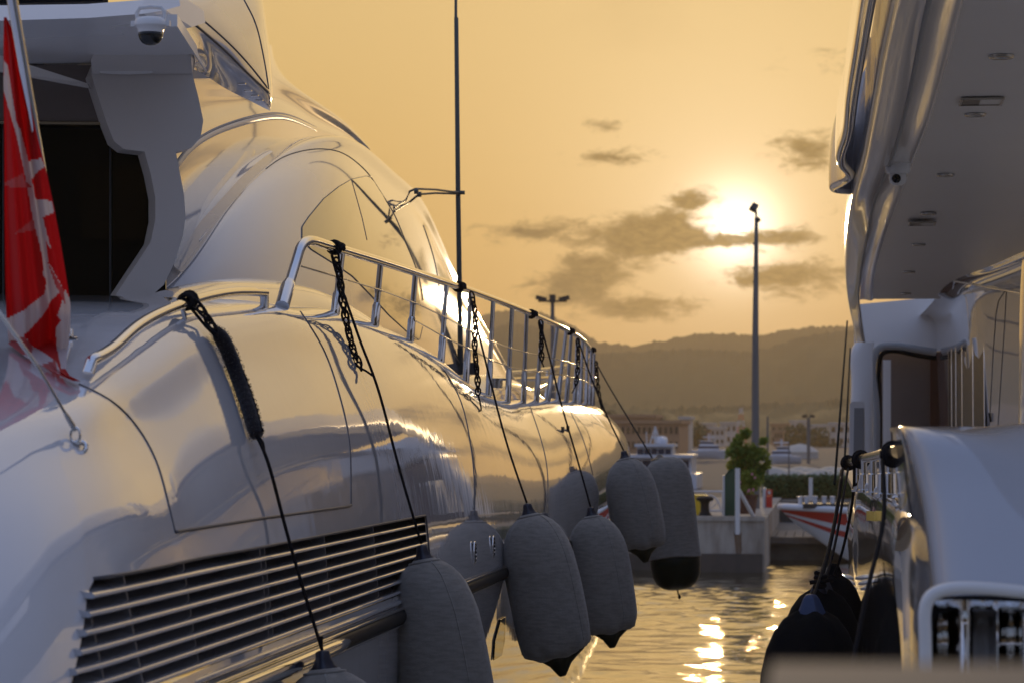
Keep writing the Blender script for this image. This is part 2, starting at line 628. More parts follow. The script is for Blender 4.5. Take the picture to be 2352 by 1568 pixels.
def patch(bvh, chain_a, chain_b, n=24, m=10, lift=0.003):
    """a sheet lying on a built surface between two chains measured in the photograph"""
    def res(c):
        P = np.array(c, float)
        s = np.concatenate([[0], np.cumsum(np.linalg.norm(np.diff(P, axis=0), axis=1))])
        q = np.linspace(0, s[-1], n)
        return spline_eval(s, P, q) if len(P) > 2 else np.stack([np.interp(q, s, P[:, 0]), np.interp(q, s, P[:, 1])], 1)
    A, B = res(chain_a), res(chain_b)
    return [[hit(bvh, *(A[i] * (1 - j / (m - 1)) + B[i] * (j / (m - 1))), lift) for j in range(m)] for i in range(n)]


def rope_pts(a, b, sag=0.0, n=12):
    a, b = Vector(a), Vector(b)
    return [a.lerp(b, i / (n - 1)) - Vector((0, 0, sag * 4 * (i / (n - 1)) * (1 - i / (n - 1)))) for i in range(n)]


def bend(pts, n=24):
    return curve(pts, n)


# ================================================================== LEFT YACHT
yacht = thing('motor_yacht', 'long white motor yacht hung with grey fenders, rounded glossy hull lit by the sunset', 'yacht', (-4.5, 20, 0))

# --- cap line of the bulwark (top edge of the hull side), measured in the photograph
CAP_X = [(205, 862, None), (300, 800, None), (400, 732, None), (520, 706, None), (615, 700, None), (690, 710, None), (770, 717, None), (861, 745, None),
         (942, 781, None), (1013, 828, None), (1070, 875, None), (1122, 905, None), (1166, 921, None), (1202, 923, 20.6), (1232, 920, 21.7),
         (1259, 918, 22.8), (1281, 918, 23.9), (1301, 920, 25.0), (1320, 921, 26.1), (1333, 923, 27.2), (1346, 925, 28.3),
         (1355, 927, 29.4), (1362, 929, 30.5)]
cap = []
for (px, py, Y) in CAP_X:
    cap.append(at(px, py, Y=Y * 1.045) if Y else at(px, py, X=-2.3))
cap += [Vector((-2.98, 34.0, 3.58)), Vector((-3.6, 36.4, 3.6)), Vector((-4.5, 39, 3.62)), Vector((-5.7, 42, 3.63))]
HX_Y = [0, 20.5, 24, 27, 29.2, 31.3, 33.4, 36.4, 39, 43]
HX_X = [-1.9, -1.9, -1.92, -1.985, -2.08, -2.24, -2.48, -3.1, -3.95, -5.65]
BUL_Y, BUL_B = [0, 17.5, 22, 26, 30.2, 34, 38, 43], [0, 0, .02, .07, .15, .2, .18, .1]


def hull_x0(Y):
    return float(spline_eval(HX_Y[1:], np.array(HX_X[1:])[:, None], [Y])[0, 0]) if Y > 20 else -1.9


ZR = 2.41
FZ = [0, .22, .44, .66, .86, 1.0]
GS = [0, .05, .16, .36, .66, 1.0]
cols = []
# transom and quarter, from the centreline round to the side
def column(x0, y0, x5, y5, z5, inward, zi=.04):
    iw = Vector(inward).normalized()
    pts = []
    for f, g in zip(FZ, GS):
        gz = g if abs(x0 - x5) < 1.0 and abs(y0 - y5) < .05 else .25 * f + .75 * g
        pts.append(Vector((x0 + (x5 - x0) * g, y0 + (y5 - y0) * gz, ZR + (z5 - ZR) * f)))
    pts.append(Vector((x5, y5, z5 + zi)) + iw * .38)
    pts.append(Vector((x5, y5, z5 + zi * 1.7)) + iw * 1.3)
    return pts


TR = [(-5.0, 6.30, -5.0, 7.35, 3.20, (0, 1, .10)), (-3.3, 6.33, -3.45, 7.40, 3.21, (0, 1, .10)), (-2.5, 6.45, -2.82, 7.52, 3.22, (-.1, 1, .1)),
      (-2.12, 6.66, -2.50, 7.76, 3.25, (-.5, .8, .08)), (-1.94, 6.98, -2.35, 8.08, 3.29, (-.9, .4, .05))]
for (a, b, c, d, e, i) in TR:
    cols.append(column(a, b, c, d, e, i))
lower = [[Vector((a, b, ZR - .03)), Vector((a - .05, b + .02, 1.6)), Vector((a - .2, b + .2, .8)), Vector((a - .4, b + .5, -.3))] for (a, b, *_r) in TR]
for c in cap:
    Y = c.y
    x0 = hull_x0(Y)
    b = lerp1(BUL_Y, BUL_B, Y)
    pts = []
    for k, (f, g) in enumerate(zip(FZ, GS)):
        x = x0 + (c.x - x0) * g + b * (0, .45, .85, 1.0, .6, 0)[k]
        pts.append(Vector((x, Y, ZR + (c.z - ZR) * f)))
    k = min(max((Y - 12.0) / 1.2, 0), 1)
    if Y < 13.3:
        pts.append(Vector((c.x - .38 + .26 * k, Y, c.z + .035 - .03 * k)))
        pts.append(Vector((c.x - 1.6 + 1.4 * k, Y, c.z + .05 - .4 * k)))
    else:
        pts.append(Vector((c.x - .12, Y, c.z + .004)))
        pts.append(Vector((c.x - .20, Y, c.z - .35)))
    cols.append(pts)
    s = lerp1([8, 18, 26, 32, 42], [.0, .0, .25, .6, 1.6], Y)
    lower.append([Vector((x0 - .004, Y, ZR - .03)), Vector((x0 - .07 - s * .1, Y, 1.5)), Vector((x0 - .26 - s * .35, Y, .85)), Vector((x0 - .75 - s, Y, -.3))])

hull_grid = surface(cols, 7, 6)
mb = MB().grid(hull_grid)
hull = mb.build('hull', M['gelcoat'], yacht, smooth=180)
# opening for the engine-room vent
VZ0, VZ1, VY0, VY1 = 2.488, 2.812, 7.08, 13.62
bm = bmesh.new()
bm.from_mesh(hull.data)
iw = hull.matrix_world


def cut(co, no):
    bmesh.ops.bisect_plane(bm, geom=bm.verts[:] + bm.edges[:] + bm.faces[:], plane_co=co, plane_no=no, dist=1e-5)


sl = Vector((0, 1.0, -1.15)).normalized()     # raked aft end of the opening
cut((0, 0, VZ0), (0, 0, 1))
cut((0, 0, VZ1), (0, 0, 1))
cut((0, VY1, 0), (0, 1, 0))
cut((0, VY0, VZ0), sl)
sl2 = Vector((0, 1.0, -2.6)).normalized()
cut((0, 7.42, VZ1 - .03), sl2)
dead = []
for f in bm.faces:
    c = f.calc_center_median()
    if c.x > -2.6 and VZ0 < c.z < VZ1 and c.y < VY1 and (c - Vector((0, VY0, VZ0))).dot(sl) > 0 and (c - Vector((0, 7.42, VZ1 - .03))).dot(sl2) > 0 and c.y > 6.9:
        dead.append(f)
full_bvh = BVHTree.FromBMesh(bm)
bmesh.ops.delete(bm, geom=dead, context='FACES')
bm.to_mesh(hull.data)
bm.free()
hull_bvh = full_bvh                            # still closed over the vent: for laying things on


def hull_at(Y, z, lift=0.0):
    loc, nor, i, d = hull_bvh.ray_cast(Vector((3, Y, z)), Vector((-1, 0, 0)))
    if loc is None:
        loc, nor, i, d = hull_bvh.find_nearest(Vector((-1.9, Y, z)))
    if nor.x < 0:
        nor = -nor
    return loc + nor * lift


lo = surface(lower, 7, 5)
bottom = MB().grid(lo).build('lower_hull', M['gelcoat'], yacht, smooth=180)
low_bvh = bvh_of(bottom)

# rub rail: black rubber strake with steel beads above and below
Ys = list(np.linspace(7.05, 41, 90))
rr = [Vector((hull_x0(y) + .012, y, ZR - .014)) for y in Ys]
corner = [Vector((-4.9, 6.27, ZR - .014)), Vector((-3.3, 6.30, ZR - .014)), Vector((-2.5, 6.42, ZR - .014)), Vector((-2.10, 6.63, ZR - .014)), Vector((-1.93, 6.95, ZR - .014))]
rr = corner + rr
MB().tube(rr, .032, 10, flat=.8).build('rub_rail', M['rubber'], yacht, smooth=60)
for nm, dz_, r in (('upper_trim', .036, .008), ('lower_trim', -.036, .006)):
    MB().tube([p + Vector((.008, 0, dz_)) for p in rr], r, 6).build(nm, M['chrome'], yacht, smooth=180)
# polished half-round shoe over the aft end of the strake
sh = [Vector((-1.862, y, ZR - .012)) for y in np.linspace(7.2, 11.0, 24)]
MB().tube(sh, [.030] * 22 + [.026, .012], 10).build('rub_rail_shoe', M['chrome'], yacht, smooth=60)
# ledge over the strake
MB().tube([Vector((hull_x0(y) - .004, y, ZR + .045)) for y in np.linspace(7.0, 13.6, 30)], .014, 8).build('ledge', M['gelcoat_fine'], yacht, smooth=180)

# --- vent grille
def vent_edge(z):
    """aft end of the opening at height z"""
    return max(VY0 + 1.15 * (z - VZ0), 7.42 + 2.6 * (z - (VZ1 - .03)))


outline = [(VY1, VZ0), (VY1, VZ1), (9.0, VZ1), (vent_edge(VZ1), VZ1), (7.42, VZ1 - .03), (vent_edge(VZ1 - .06), VZ1 - .06), (VY0, VZ0), (9.0, VZ0)]
fr = [hull_at(y + (.004 if y == VY1 else 0), z + (.003 if z == VZ1 else (-.003 if z == VZ0 else 0)), -.002) for y, z in outline]
bk = [Vector((-2.13, p.y, p.z)) for p in fr]
n = len(fr)
vent_box = MB().add(fr + bk, [tuple(range(n, 2 * n))] + [(i, (i + 1) % n, n + (i + 1) % n, n + i) for i in range(n)]).build('vent_grille', M['black'], yacht, smooth=0)


for k in range(7):
    z = VZ1 - .033 - .0462 * k
    y0 = vent_edge(z) - .03
    xm = sum(hull_at(q, z).x for q in (8.5, 10, 11.5, 13)) / 4
    P = []
    for y in np.linspace(y0, VY1 - .02, 30):
        x = xm - .03 * max(0, (7.6 - y) / .6) ** 2
        P.append([(x - .085, y, z + .025), (x - .016, y, z + .008), (x - .002, y, z + .006), (x + .006, y, z + .001), (x + .007, y, z - .005), (x + .002, y, z - .010), (x - .010, y, z - .010),
                  (x - .085, y, z + .012)])
    g = MB().grid(P)
    g.add(P[0], [tuple(range(8))])
    g.build('slat', M['gelcoat_fine'], vent_box, smooth=50)
for y in (7.44, 7.80, 8.60, 9.72, 9.80, 10.96, 12.15):
    z0, z1 = VZ0 + .002, VZ1 - (.08 if y < 7.5 else .002)
    xf, xg = hull_at(y, z0).x - .018, hull_at(y, z1).x - .018
    MB().prism([(-2.10, y, z0), (xf, y, z0), (xg, y, z1), (-2.10, y, z1)], (0, .014, 0)).build('divider', M['divider'], vent_box, smooth=0)
MB().tube([hull_at(y, VZ1 + .004, .002) for y in np.linspace(7.5, VY1, 30)] + [hull_at(VY1 + .01, z, .002) for z in np.linspace(VZ1, VZ0, 8)], .005, 6).build('vent_trim', M['seam'], yacht, smooth=180)

# --- panel seams, hatch outline
for pl in ([(182, 882), (262, 925), (322, 990), (360, 1062), (385, 1150), (402, 1221)],
           [(690, 716), (742, 800), (778, 900), (802, 1010), (806, 1100), (806, 1158)],
           [(1020, 850), (1052, 905), (1076, 990), (1088, 1080), (1090, 1180)],
           [(1217, 932), (1240, 1000), (1256, 1070), (1258, 1150)],
           [(1305, 935), (1336, 1000), (1362, 1090)]):
    MB().tube(drape(hull_bvh, pl, 60, .0005), .0035, 6).build('panel_seam', M['seam'], yacht, smooth=180)
MB().tube(drape(hull_bvh, [(402, 1221), (600, 1190), (800, 1162), (806, 1158)], 60, .0005, smooth=False), .0055, 6).build('hatch_seam', M['seam'], yacht, smooth=180)
# small square scuppers near the bow and oval louvres amidships
for (px, py) in ((1292, 990), (1304, 988)):
    c = hit(hull_bvh, px, py, .002)
    MB().box(c, (.012, .16, .075)).build('scupper', M['dark_metal'], yacht, smooth=0)
for (px, py) in ((1088, 1268), (1131, 1254)):
    c = hit(hull_bvh, px, py, .0)
    ring = [c + Vector((.006, .045 * math.cos(a), .058 * math.sin(a) * (1.0))) for a in np.linspace(0, 2 * math.pi, 20, endpoint=False)]
    lv = MB().tube(ring, .006, 6, closed=True).build('louvre', M['chrome'], yacht, smooth=180)
    for q in range(5):
        z = c.z - .042 + .021 * q
        hw = .040 * math.sqrt(max(0, 1 - ((z - c.z) / .058) ** 2))
        MB().box((c.x + .006, c.y, z), (.012, 2 * hw, .011)).build('slot', M['black'], lv, smooth=0)
# hull windows and tall slots below the strake
for poly in ([(1147, 1422), (1158, 1415), (1156, 1470), (1149, 1504), (1131, 1515), (1134, 1470)],
             [(1204, 1430), (1213, 1440), (1216, 1460), (1204, 1479), (1197, 1480), (1199, 1450)]):
    pts = [hit(low_bvh, x, y, .004) for x, y in poly]
    MB().prism(pts, (.006, 0, 0)).build('hull_window', M['glass'], yacht, smooth=0)
for k in range(5):
    x = 1297 + 12.5 * k
    y0, y1 = 1524 - 13 * k, 1426 - 12 * k
    pts = [hit(low_bvh, x - 4, y0, .003), hit(low_bvh, x + 3, y0 - 8, .003), hit(low_bvh, x + 13, y1, .003), hit(low_bvh, x + 7, y1, .003)]
    MB().prism(pts, (.008, 0, 0)).build('hull_slot', M['dark_metal'], yacht, smooth=0)

# --- grab rail on the shoulder
gr = [at(203, 856, X=-2.29), at(206, 838, X=-2.285), at(220, 822, X=-2.28), at(300, 762, X=-2.28), at(400, 706, X=-2.28), at(460, 686, X=-2.28), at(530, 672, X=-2.28), at(590, 671, X=-2.28), at(608, 672, X=-2.28)]
mb = MB().tube(curve(gr, 60), .019, 14)
e = at(606, 672, X=-2.28)
mb.tube([e, e + Vector((0, .012, -.02)), e + Vector((0, .015, -.075))], .018, 12)
mb.build('grab_rail', M['chrome'], yacht, smooth=60)
MB().tube([at(420, 712, X=-2.28), hit(hull_bvh, 425, 733)], .009, 8).build('grab_rail_post', M['chrome'], yacht, smooth=60)

# --- guard rail: top tube, stanchions with sockets, wires
RX = -2.27
tops = [(760, 566), (860, 596), (960, 628), (1060, 661), (1140, 690), (1200, 713), (1240, 730)]
top = [at(x, y, X=RX) for x, y in tops]
far_y = [23.8, 26.1, 28.4, 30.7, 32.2]
far_px = [(1279, 747), (1312, 763), (1338, 781), (1358, 803), (1364, 815)]
top += [at(x, y, Y=Y) for (x, y), Y in zip(far_px, far_y)]
top += [Vector((-3.05, 34.4, 4.07)), Vector((-3.75, 37, 4.06)), Vector((-4.7, 39.6, 4.06))]
start = [at(651, 700, X=-2.3), at(668, 640, X=-2.295), at(684, 588, X=-2.285), at(690, 570, X=-2.28), at(698, 559, X=-2.275), at(710, 553.5, X=-2.27), at(726, 555, X=-2.27)]
rail = MB().tube(curve(start, 40), .0225, 16).tube(curve([start[-1]] + top, 120), .0225, 16).build('guard_rail', M['chrome'], yacht, smooth=60)
MB().tube([at(648, 704, X=-2.3), at(660, 660, X=-2.297), at(664, 648, X=-2.295)], [.031, .031, .0235], 14).build('rail_socket', M['chrome'], rail, smooth=50)
topc = curve([start[-1]] + top, 400)


def rail_at(Y):
    return min(topc, key=lambda p: abs(p.y - Y))


wire_hi, wire_lo = [at(693, 612, X=-2.29)], []
st_list = []
for (px, py, Y0) in CAP_X[6:]:
    base = at(px, py, Y=Y0 * 1.045) if Y0 else at(px, py, X=-2.3)
    st_list.append(base)
st_list += [Vector((-2.98, 34.0, 3.58)), Vector((-3.6, 36.4, 3.6))]
for i, b in enumerate(st_list):
    t = rail_at(b.y + .02)
    t = Vector((t.x, t.y, t.z - .012))
    L = t - b
    st = MB().tube([b + L * .30, t], .0155, 12).build('stanchion', M['chrome'], rail, smooth=50)
    MB().tube([b - L.normalized() * .01, b + L * .30, b + L * .36], [.0225, .0225, .0160], 12).build('rail_socket', M['chrome'], rail, smooth=50)
    wire_hi.append(b + L * .56 + Vector((.018, 0, 0)))
    if i >= 2:
        wire_lo.append(b + L * (.36 if i > 3 else .30) + Vector((.018, 0, 0)))
    for q in ([.56] if i < 2 else [.56, .36 if i > 3 else .30]):
        bead = MB()
        c = b + L * q + Vector((.014, 0, 0))
        bead.tube([c - Vector((0, .016, 0)), c + Vector((0, .016, 0))], .0085, 8)
        bead.tube([b + L * q - L.normalized() * .008, b + L * q + L.normalized() * .008], .0185, 12)
        bead.build('wire_clamp', M['chrome'], st, smooth=50)
for wpts in (wire_hi, wire_lo):
    MB().tube(wpts, .0045, 6).build('guard_wire', M['steel'], rail, smooth=60)
# rail along the far (port) bow seen through the stanchions
MB().tube([at(1215, 900, Y=28), at(1300, 866, Y=34), Vector((-5.0, 41, 4.0))], .03, 8).build('bow_rail', M['chrome'], yacht, smooth=60)

# --- low rounded coaming at the foot of the house
co = [(372, 702, -2.62, 0), (450, 668, -2.66, 0), (530, 647, -2.68, 0), (620, 644, -2.70, 0), (700, 657, -2.70, 0), (770, 686, -2.70, 0), (850, 738, -2.70, 0), (930, 800, -2.70, 0), (1000, 850, -2.72, 0)]
g = []
for (x, y, X, _q) in co:
    p = at(x, y, X=X)
    g.append([p + Vector((-.30, 0, -.05)), p + Vector((-.10, 0, .006)), p, p + Vector((.09, 0, -.045)), p + Vector((.15, 0, -.13)), p + Vector((.16, 0, -.4))])
MB().grid(surface(g, 8, 6)).build('coaming', M['gelcoat_fine'], yacht, smooth=180)

# --- superstructure side (the arched house): rows from the foot to the arched edge and over it
A = [(300, 700, 14.2), (352, 672, 14.4), (424, 600, 14.8), (490, 502, 15.5), (560, 415, 16.5), (640, 346, 17.8), (740, 312, 19.4), (830, 336, 21.7), (900, 396, 23.5), (960, 456, 25.4), (1010, 560, 27.2),
     (1060, 665, 29.3), (1120, 770, 31.8), (1170, 860, 34.9), (1214, 915, 38.0)]
Bp = [(268, 720, -3.55), (330, 745, -3.45), (400, 760, -3.33), (480, 765, -3.22), (560, 770, -3.12), (650, 780, -3.02), (760, 800, -2.93), (850, 815, -2.9), (930, 840, -2.93), (1000, 870, -3.0), (1060, 895, -3.1), (1110, 908, -3.22), (1150, 915, -3.4), (1185, 922, -3.6), (1218, 928, -3.85)]
TT = [0, .2, .4, .58, .74, .86, .94, 1.0]
grid_s1 = []
for (ax, ay, aY), (bx, by, bX) in zip(A, Bp):
    pa, pb = at(ax, ay, Y=aY), at(bx, by, X=bX)
    col = []
    for t in TT:
        px, py = bx + (ax - bx) * t, by + (ay - by) * t
        s = (1 - math.sqrt(1 - (.985 * t) ** 2)) / .8275   # stays upright, then rolls in under the arched edge
        col.append(at(px, py, X=pb.x + (pa.x - pb.x) * s))
    d = (pa - EYE).normalized()
    col.append(pa + d * .14 + Vector((-.10, 0, -.006)))
    col.append(pa + d * .45 + Vector((-.40, .05, -.05)))
    grid_s1.append(col)
house = MB().grid(surface(grid_s1, 8, 6)).build('superstructure', M['gelcoat_fine'], yacht, smooth=180)
house_bvh = bvh_of(house)
# mirror-tinted side window with its dark outline
win_a = [(694, 522), (730, 474), (770, 435), (815, 410), (850, 406)]
win_b = [(700, 560), (730, 640), (770, 700), (850, 745), (905, 775)]
wn = patch(house_bvh, [(693, 522), (709, 498), (743, 457), (778, 429), (808, 412), (842, 405), (862, 422), (885, 462), (907, 505), (930, 560), (950, 612), (962, 680), (970, 751)],
           [(693, 548), (712, 572), (740, 590), (765, 605), (790, 622), (808, 634), (830, 656), (851, 678), (872, 702), (894, 725), (915, 745), (933, 760), (963, 781)], 40, 14, .003)
MB().grid(wn).build('side_window', M['window'], yacht, smooth=180)
for pl in ([(693, 548), (693, 522), (709, 498), (743, 457), (778, 429), (808, 412), (842, 405), (852, 408)],
           [(806, 412), (818, 455), (831, 502), (842, 552)],
           [(693, 548), (712, 572), (765, 605), (808, 634), (851, 678), (894, 725), (933, 760), (950, 778), (963, 781), (970, 751)]):
    MB().tube(drape(house_bvh, pl, 60, .003, smooth=False), .003, 6).build('window_seal', M['seam'], yacht, smooth=180)
# long seam over the arch and down the windscreen pillar
MB().tube(drape(house_bvh, [(611, 388), (644, 365), (687, 349), (747, 343), (786, 352), (821, 375), (847, 401), (873, 440), (903, 488), (925, 539), (946, 591), (959, 626), (972, 690)], 120, .001), .0035, 6).build('windscreen_seal', M['seam'], yacht, smooth=180)
MB().tube(drape(house_bvh, [(972, 518), (998, 600), (1011, 678)], 40, .001), .004, 6).build('windscreen_seal', M['seam'], yacht, smooth=180)

# --- upper house wall between the wing and the arch, with its sculpted crease
T0 = [(396, 170, -3.38), (470, 182, -3.44), (540, 192, -3.52), (600, 192, -3.6), (632, 188, -3.68), (724, 232, -3.86), (800, 288, -4.05), (850, 342, -4.2)]
C1 = [(396, 385, -3.4), (470, 312, -3.46), (540, 283, -3.53), (605, 268, -3.61), (650, 268, -3.69), (715, 292, -3.84), (790, 320, -4.02), (850, 352, -4.18)]
C2 = [(396, 402, -3.4), (470, 330, -3.46), (540, 296, -3.53), (605, 278, -3.61), (650, 276, -3.69), (715, 298, -3.84), (790, 325, -4.02), (850, 356, -4.18)]
C3 = [(396, 420, -3.4), (470, 342, -3.46), (540, 306, -3.53), (605, 287, -3.61), (650, 285, -3.69), (715, 304, -3.84), (790, 330, -4.02), (850, 360, -4.18)]
B0 = [(400, 640, -3.45), (480, 560, -3.5), (560, 470, -3.55), (625, 400, -3.64), (660, 380, -3.7), (730, 360, -3.86), (800, 365, -4.03), (850, 375, -4.2)]
rows = [T0, C1, C2, C3, B0]
gu = []
for i in range(8):
    c = []
    for r in rows:
        x, y, X = r[i]
        c.append(at(x, y, X=X))
    base_ = (c[1] + c[3]) * .5
    c[2] = base_ + (c[2] - base_) * 0
    mid = (c[0] * .5 + c[1] * .5) + Vector((-.02, 0, 0))
    mid2 = (c[3] * .5 + c[4] * .5) + Vector((.0, 0, 0))
    d = (c[0] - EYE).normalized()
    up_ = [c[0] + Vector((-.02, 0, .24)), c[0] + Vector((-.008, 0, .10))] if i < 5 else [c[0] + d * .5 + Vector((-.5, 0, .05)), c[0] + d * .15 + Vector((-.12, 0, .02))]
    gu.append(up_ + [c[0], mid, c[1], c[2], c[3], mid2, c[4]])
uw = MB().grid(surface(gu, 8, 5)).build('upper_house_wall', M['gelcoat_fine'], yacht, smooth=180)
uw_bvh = bvh_of(uw)
cr = [(404, 384), (440, 340), (470, 318), (540, 288), (605, 272), (650, 271), (700, 288), (728, 302)]
MB().tube(drape(uw_bvh, cr, 60, .0), [.016 * min(1, (60 - i) / 18) + .002 for i in range(60)], 12, flat=.7).build('sculpted_crease', M['pillar'], yacht, smooth=180)
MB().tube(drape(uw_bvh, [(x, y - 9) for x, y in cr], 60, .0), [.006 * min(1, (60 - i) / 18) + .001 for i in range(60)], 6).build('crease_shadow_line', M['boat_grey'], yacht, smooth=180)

# aft-facing return that frames the arch, widest low down
ar = [(452, 548, 10, 3), (470, 524, 24, 2), (505, 476, 32, -4), (545, 428, 28, -8), (590, 384, 22, -9), (632, 351, 10, -6)]
gA = []
for (x, y, w_, h_) in ar:
    Ya = lerp1([a[0] for a in A[:8]], [a[2] for a in A[:8]], x)
    o_, i_ = at(x + 6, y + 5, Y=Ya - .03), at(x - w_, y + h_ * .8, Y=Ya + .12)
    gA.append([o_ + Vector((-.02, .12, 0)), o_, o_.lerp(i_, .25) + Vector((0, .02, 0)), o_.lerp(i_, .7) + Vector((0, .03, 0)), i_, i_ + Vector((-.05, .25, 0))])
MB().grid(surface(gA, 6, 5)).build('arch_return', M['gelcoat_fine'], yacht, smooth=180)

# --- overhanging upper deck with its pointed wing end
OV = [[(396, -40, 13.0), (396, -10, 12.25), (398, 8, 12.05), (398, 22, 12.0), (420, 60, 12.1), (445, 122, 12.35), (445, 160, 12.6)],
      [(470, -60, 13.4), (470, 10, 12.7), (462, 55, 12.5), (458, 68, 12.46), (470, 95, 12.6), (480, 135, 12.85), (478, 178, 13.1)],
      [(540, -60, 13.9), (540, 60, 13.2), (528, 112, 13.0), (520, 122, 12.96), (520, 142, 13.05), (525, 165, 13.25), (520, 205, 13.5)],
      [(582, -40, 14.4), (590, 90, 13.7), (580, 166, 13.45), (576, 176, 13.42), (575, 188, 13.5), (575, 202, 13.6), (570, 230, 13.9)],
      [(600, -20, 14.8), (612, 90, 14.1), (617, 180, 13.9), (618, 205, 13.86), (617, 225, 13.9), (615, 240, 14.0), (613, 252, 14.2)],
      [(590, -20, 15.6), (616, 90, 14.7), (620, 180, 14.5), (620, 206, 14.45), (619, 226, 14.45), (617, 241, 14.5), (614, 250, 14.8)]]
g = [[at(x, y, Y=Y) for (x, y, Y) in row] for row in OV]
MB().grid(surface(g, 7, 5)).build('upper_deck_wing', M['gelcoat_fine'], yacht, smooth=50)
wing_bvh = bvh_of(bpy.data.objects['upper_deck_wing'])
for pl, r_ in (([(402, 20), (458, 66), (520, 120), (576, 176), (618, 214)], .006), ([(560, 0), (585, 50), (601, 110), (612, 170), (617, 205)], .003), ([(420, 8), (470, 50), (530, 104), (585, 165), (614, 202)], .004)):
    MB().tube(drape(wing_bvh, pl, 60, .001), r_, 6).build('styling_line', M['seam'], yacht, smooth=180)
# slot lights let into the underside of the wing
for (x, y) in ((578, 203), (592, 219), (607, 230), (618, 241)):
    x -= 22
    y -= 4
    p = at(x, y - 6, Y=13.2)
    MB().box(p, (.035, .02, .006)).build('slot_light', M['chrome'], yacht, smooth=0)

# --- aft edge beam, soffit and header over the cockpit
def slab(name, poly, off, m, parent=yacht, smooth=0):
    return MB().prism(poly, off).build(name, m, parent, smooth=smooth)


beam = [at(-60, 14, Y=11.3), at(200, 10, Y=11.3), at(330, 0, Y=11.4), at(410, -14, Y=12.0), at(414, 14, Y=11.95), at(380, 24, Y=11.6), at(330, 32, Y=11.3), at(200, 42, Y=11.2), at(-60, 50, Y=11.2)]
bg_pts = [[Vector(p) + Vector((0, .0, 0)) for p in beam]]
MB().prism(beam, (0, .5, .0)).build('deck_edge_beam', M['white_paint'], yacht, smooth=30)
slab('black_beam_sheet', [at(-60, -60, Y=11.9), at(235, -60, Y=11.9), at(235, 4, Y=11.9), at(-60, 10, Y=11.9)], (0, .1, 0), M['black'])  # plain black sheet above the beam
zs = at(200, 44, Y=11.25).z
slab('cockpit_soffit', [(-5.5, 11.22, zs), (at(420, 40, Y=11.6).x, 11.5, zs), (at(452, 150, Y=12.9).x, 13.2, zs), (-5.5, 13.2, zs)], (0, 0, .05), M['soffit'])
rec = [at(-20, 128, Z=zs - .004), at(60, 105, Z=zs - .004), at(212, 200, Z=zs - .004), at(205, 206, Z=zs - .004), at(100, 186, Z=zs - .004), at(-20, 150, Z=zs - .004)]
slab('soffit_fin', [at(-30, 118, Y=12.0), at(200, 192, Y=12.45), at(205, 203, Y=12.45), at(-30, 160, Y=12.0)], (0, .04, .0), M['soffit_gloss'])
slab('soffit_light', [at(100, 148, Z=zs - .006), at(176, 150, Z=zs - .006), at(182, 154, Z=zs - .006), at(106, 153, Z=zs - .006)], (0, 0, .004), M['lamp_ring'])
slab('door_header', [at(-60, 150, Y=12.58), at(300, 150, Y=12.58), at(300, 281, Y=12.58), at(-60, 277, Y=12.58)], (0, .1, 0), M['brown'])
slab('header_trim', [at(-60, 278, Y=12.56), at(300, 282, Y=12.56), at(300, 288, Y=12.56), at(-60, 284, Y=12.56)], (0, .06, 0), M['chrome'])
yb = 12.66
for (a, b) in ((-60, 6), (8, 251), (255, 380)):
    slab('glass_door', [at(a, 286, Y=yb), at(b, 286, Y=yb), at(b, 706, Y=yb), at(a, 706, Y=yb)], (0, .02, 0), M['glass'])
for x in (7, 253):
    slab('door_frame', [at(x - 2, 286, Y=yb - .012), at(x + 2, 286, Y=yb - .012), at(x + 2, 706, Y=yb - .012), at(x - 2, 706, Y=yb - .012)], (0, .03, 0), M['dark_metal'])
slab('saloon_wall', [(-5.6, 13.1, 3.4), (-3.6, 13.1, 3.4), (-3.6, 13.1, 5.0), (-5.6, 13.1, 5.0)], (0, .05, 0), M['black'])

# --- grey sculpted shell at the corner of the cockpit
shell = [(255, 77), (300, 92), (306, 60), (412, 66), (440, 90), (449, 110), (442, 171), (456, 225), (467, 278), (461, 316), (440, 340), (404, 350), (414, 402), (423, 449), (426, 496), (421, 540),
         (400, 606), (376, 655), (352, 676), (330, 700), (267, 703), (267, 676), (346, 557), (357, 505), (357, 454), (346, 398), (332, 349), (285, 343), (262, 325), (246, 285), (225, 220), (210, 171), (222, 143)]
MB().prism([at(x, y, Y=12.42) for x, y in shell], (-.07, .16, 0)).build('corner_shell', M['pillar'], yacht, smooth=30)
fold = [at(x, y, Y=12.415) for x, y in ((255, 78), (300, 92), (306, 61), (411, 67), (439, 91), (448, 110), (441.5, 170), (211, 170), (222, 144))]
fold2 = [Vector((p.x, p.y - (.10 if i not in (6, 7) else .0), p.z)) for i, p in enumerate(fold)]
mbf = MB()
n = len(fold2)
mbf.add(fold2 + fold, [tuple(range(n))] + [(i, (i + 1) % n, n + (i + 1) % n, n + i) for i in range(n)])
mbf.build('shell_hood', M['pillar'], yacht, smooth=30)
sl_ = [at(290 + 62 * math.cos(a), 166 + 5.5 * math.sin(a), Y=12.40) for a in np.linspace(0, 2 * math.pi, 24, endpoint=False)]
MB().prism(sl_, (0, -.004, 0)).build('shell_light', M['soffit'], yacht, smooth=0)

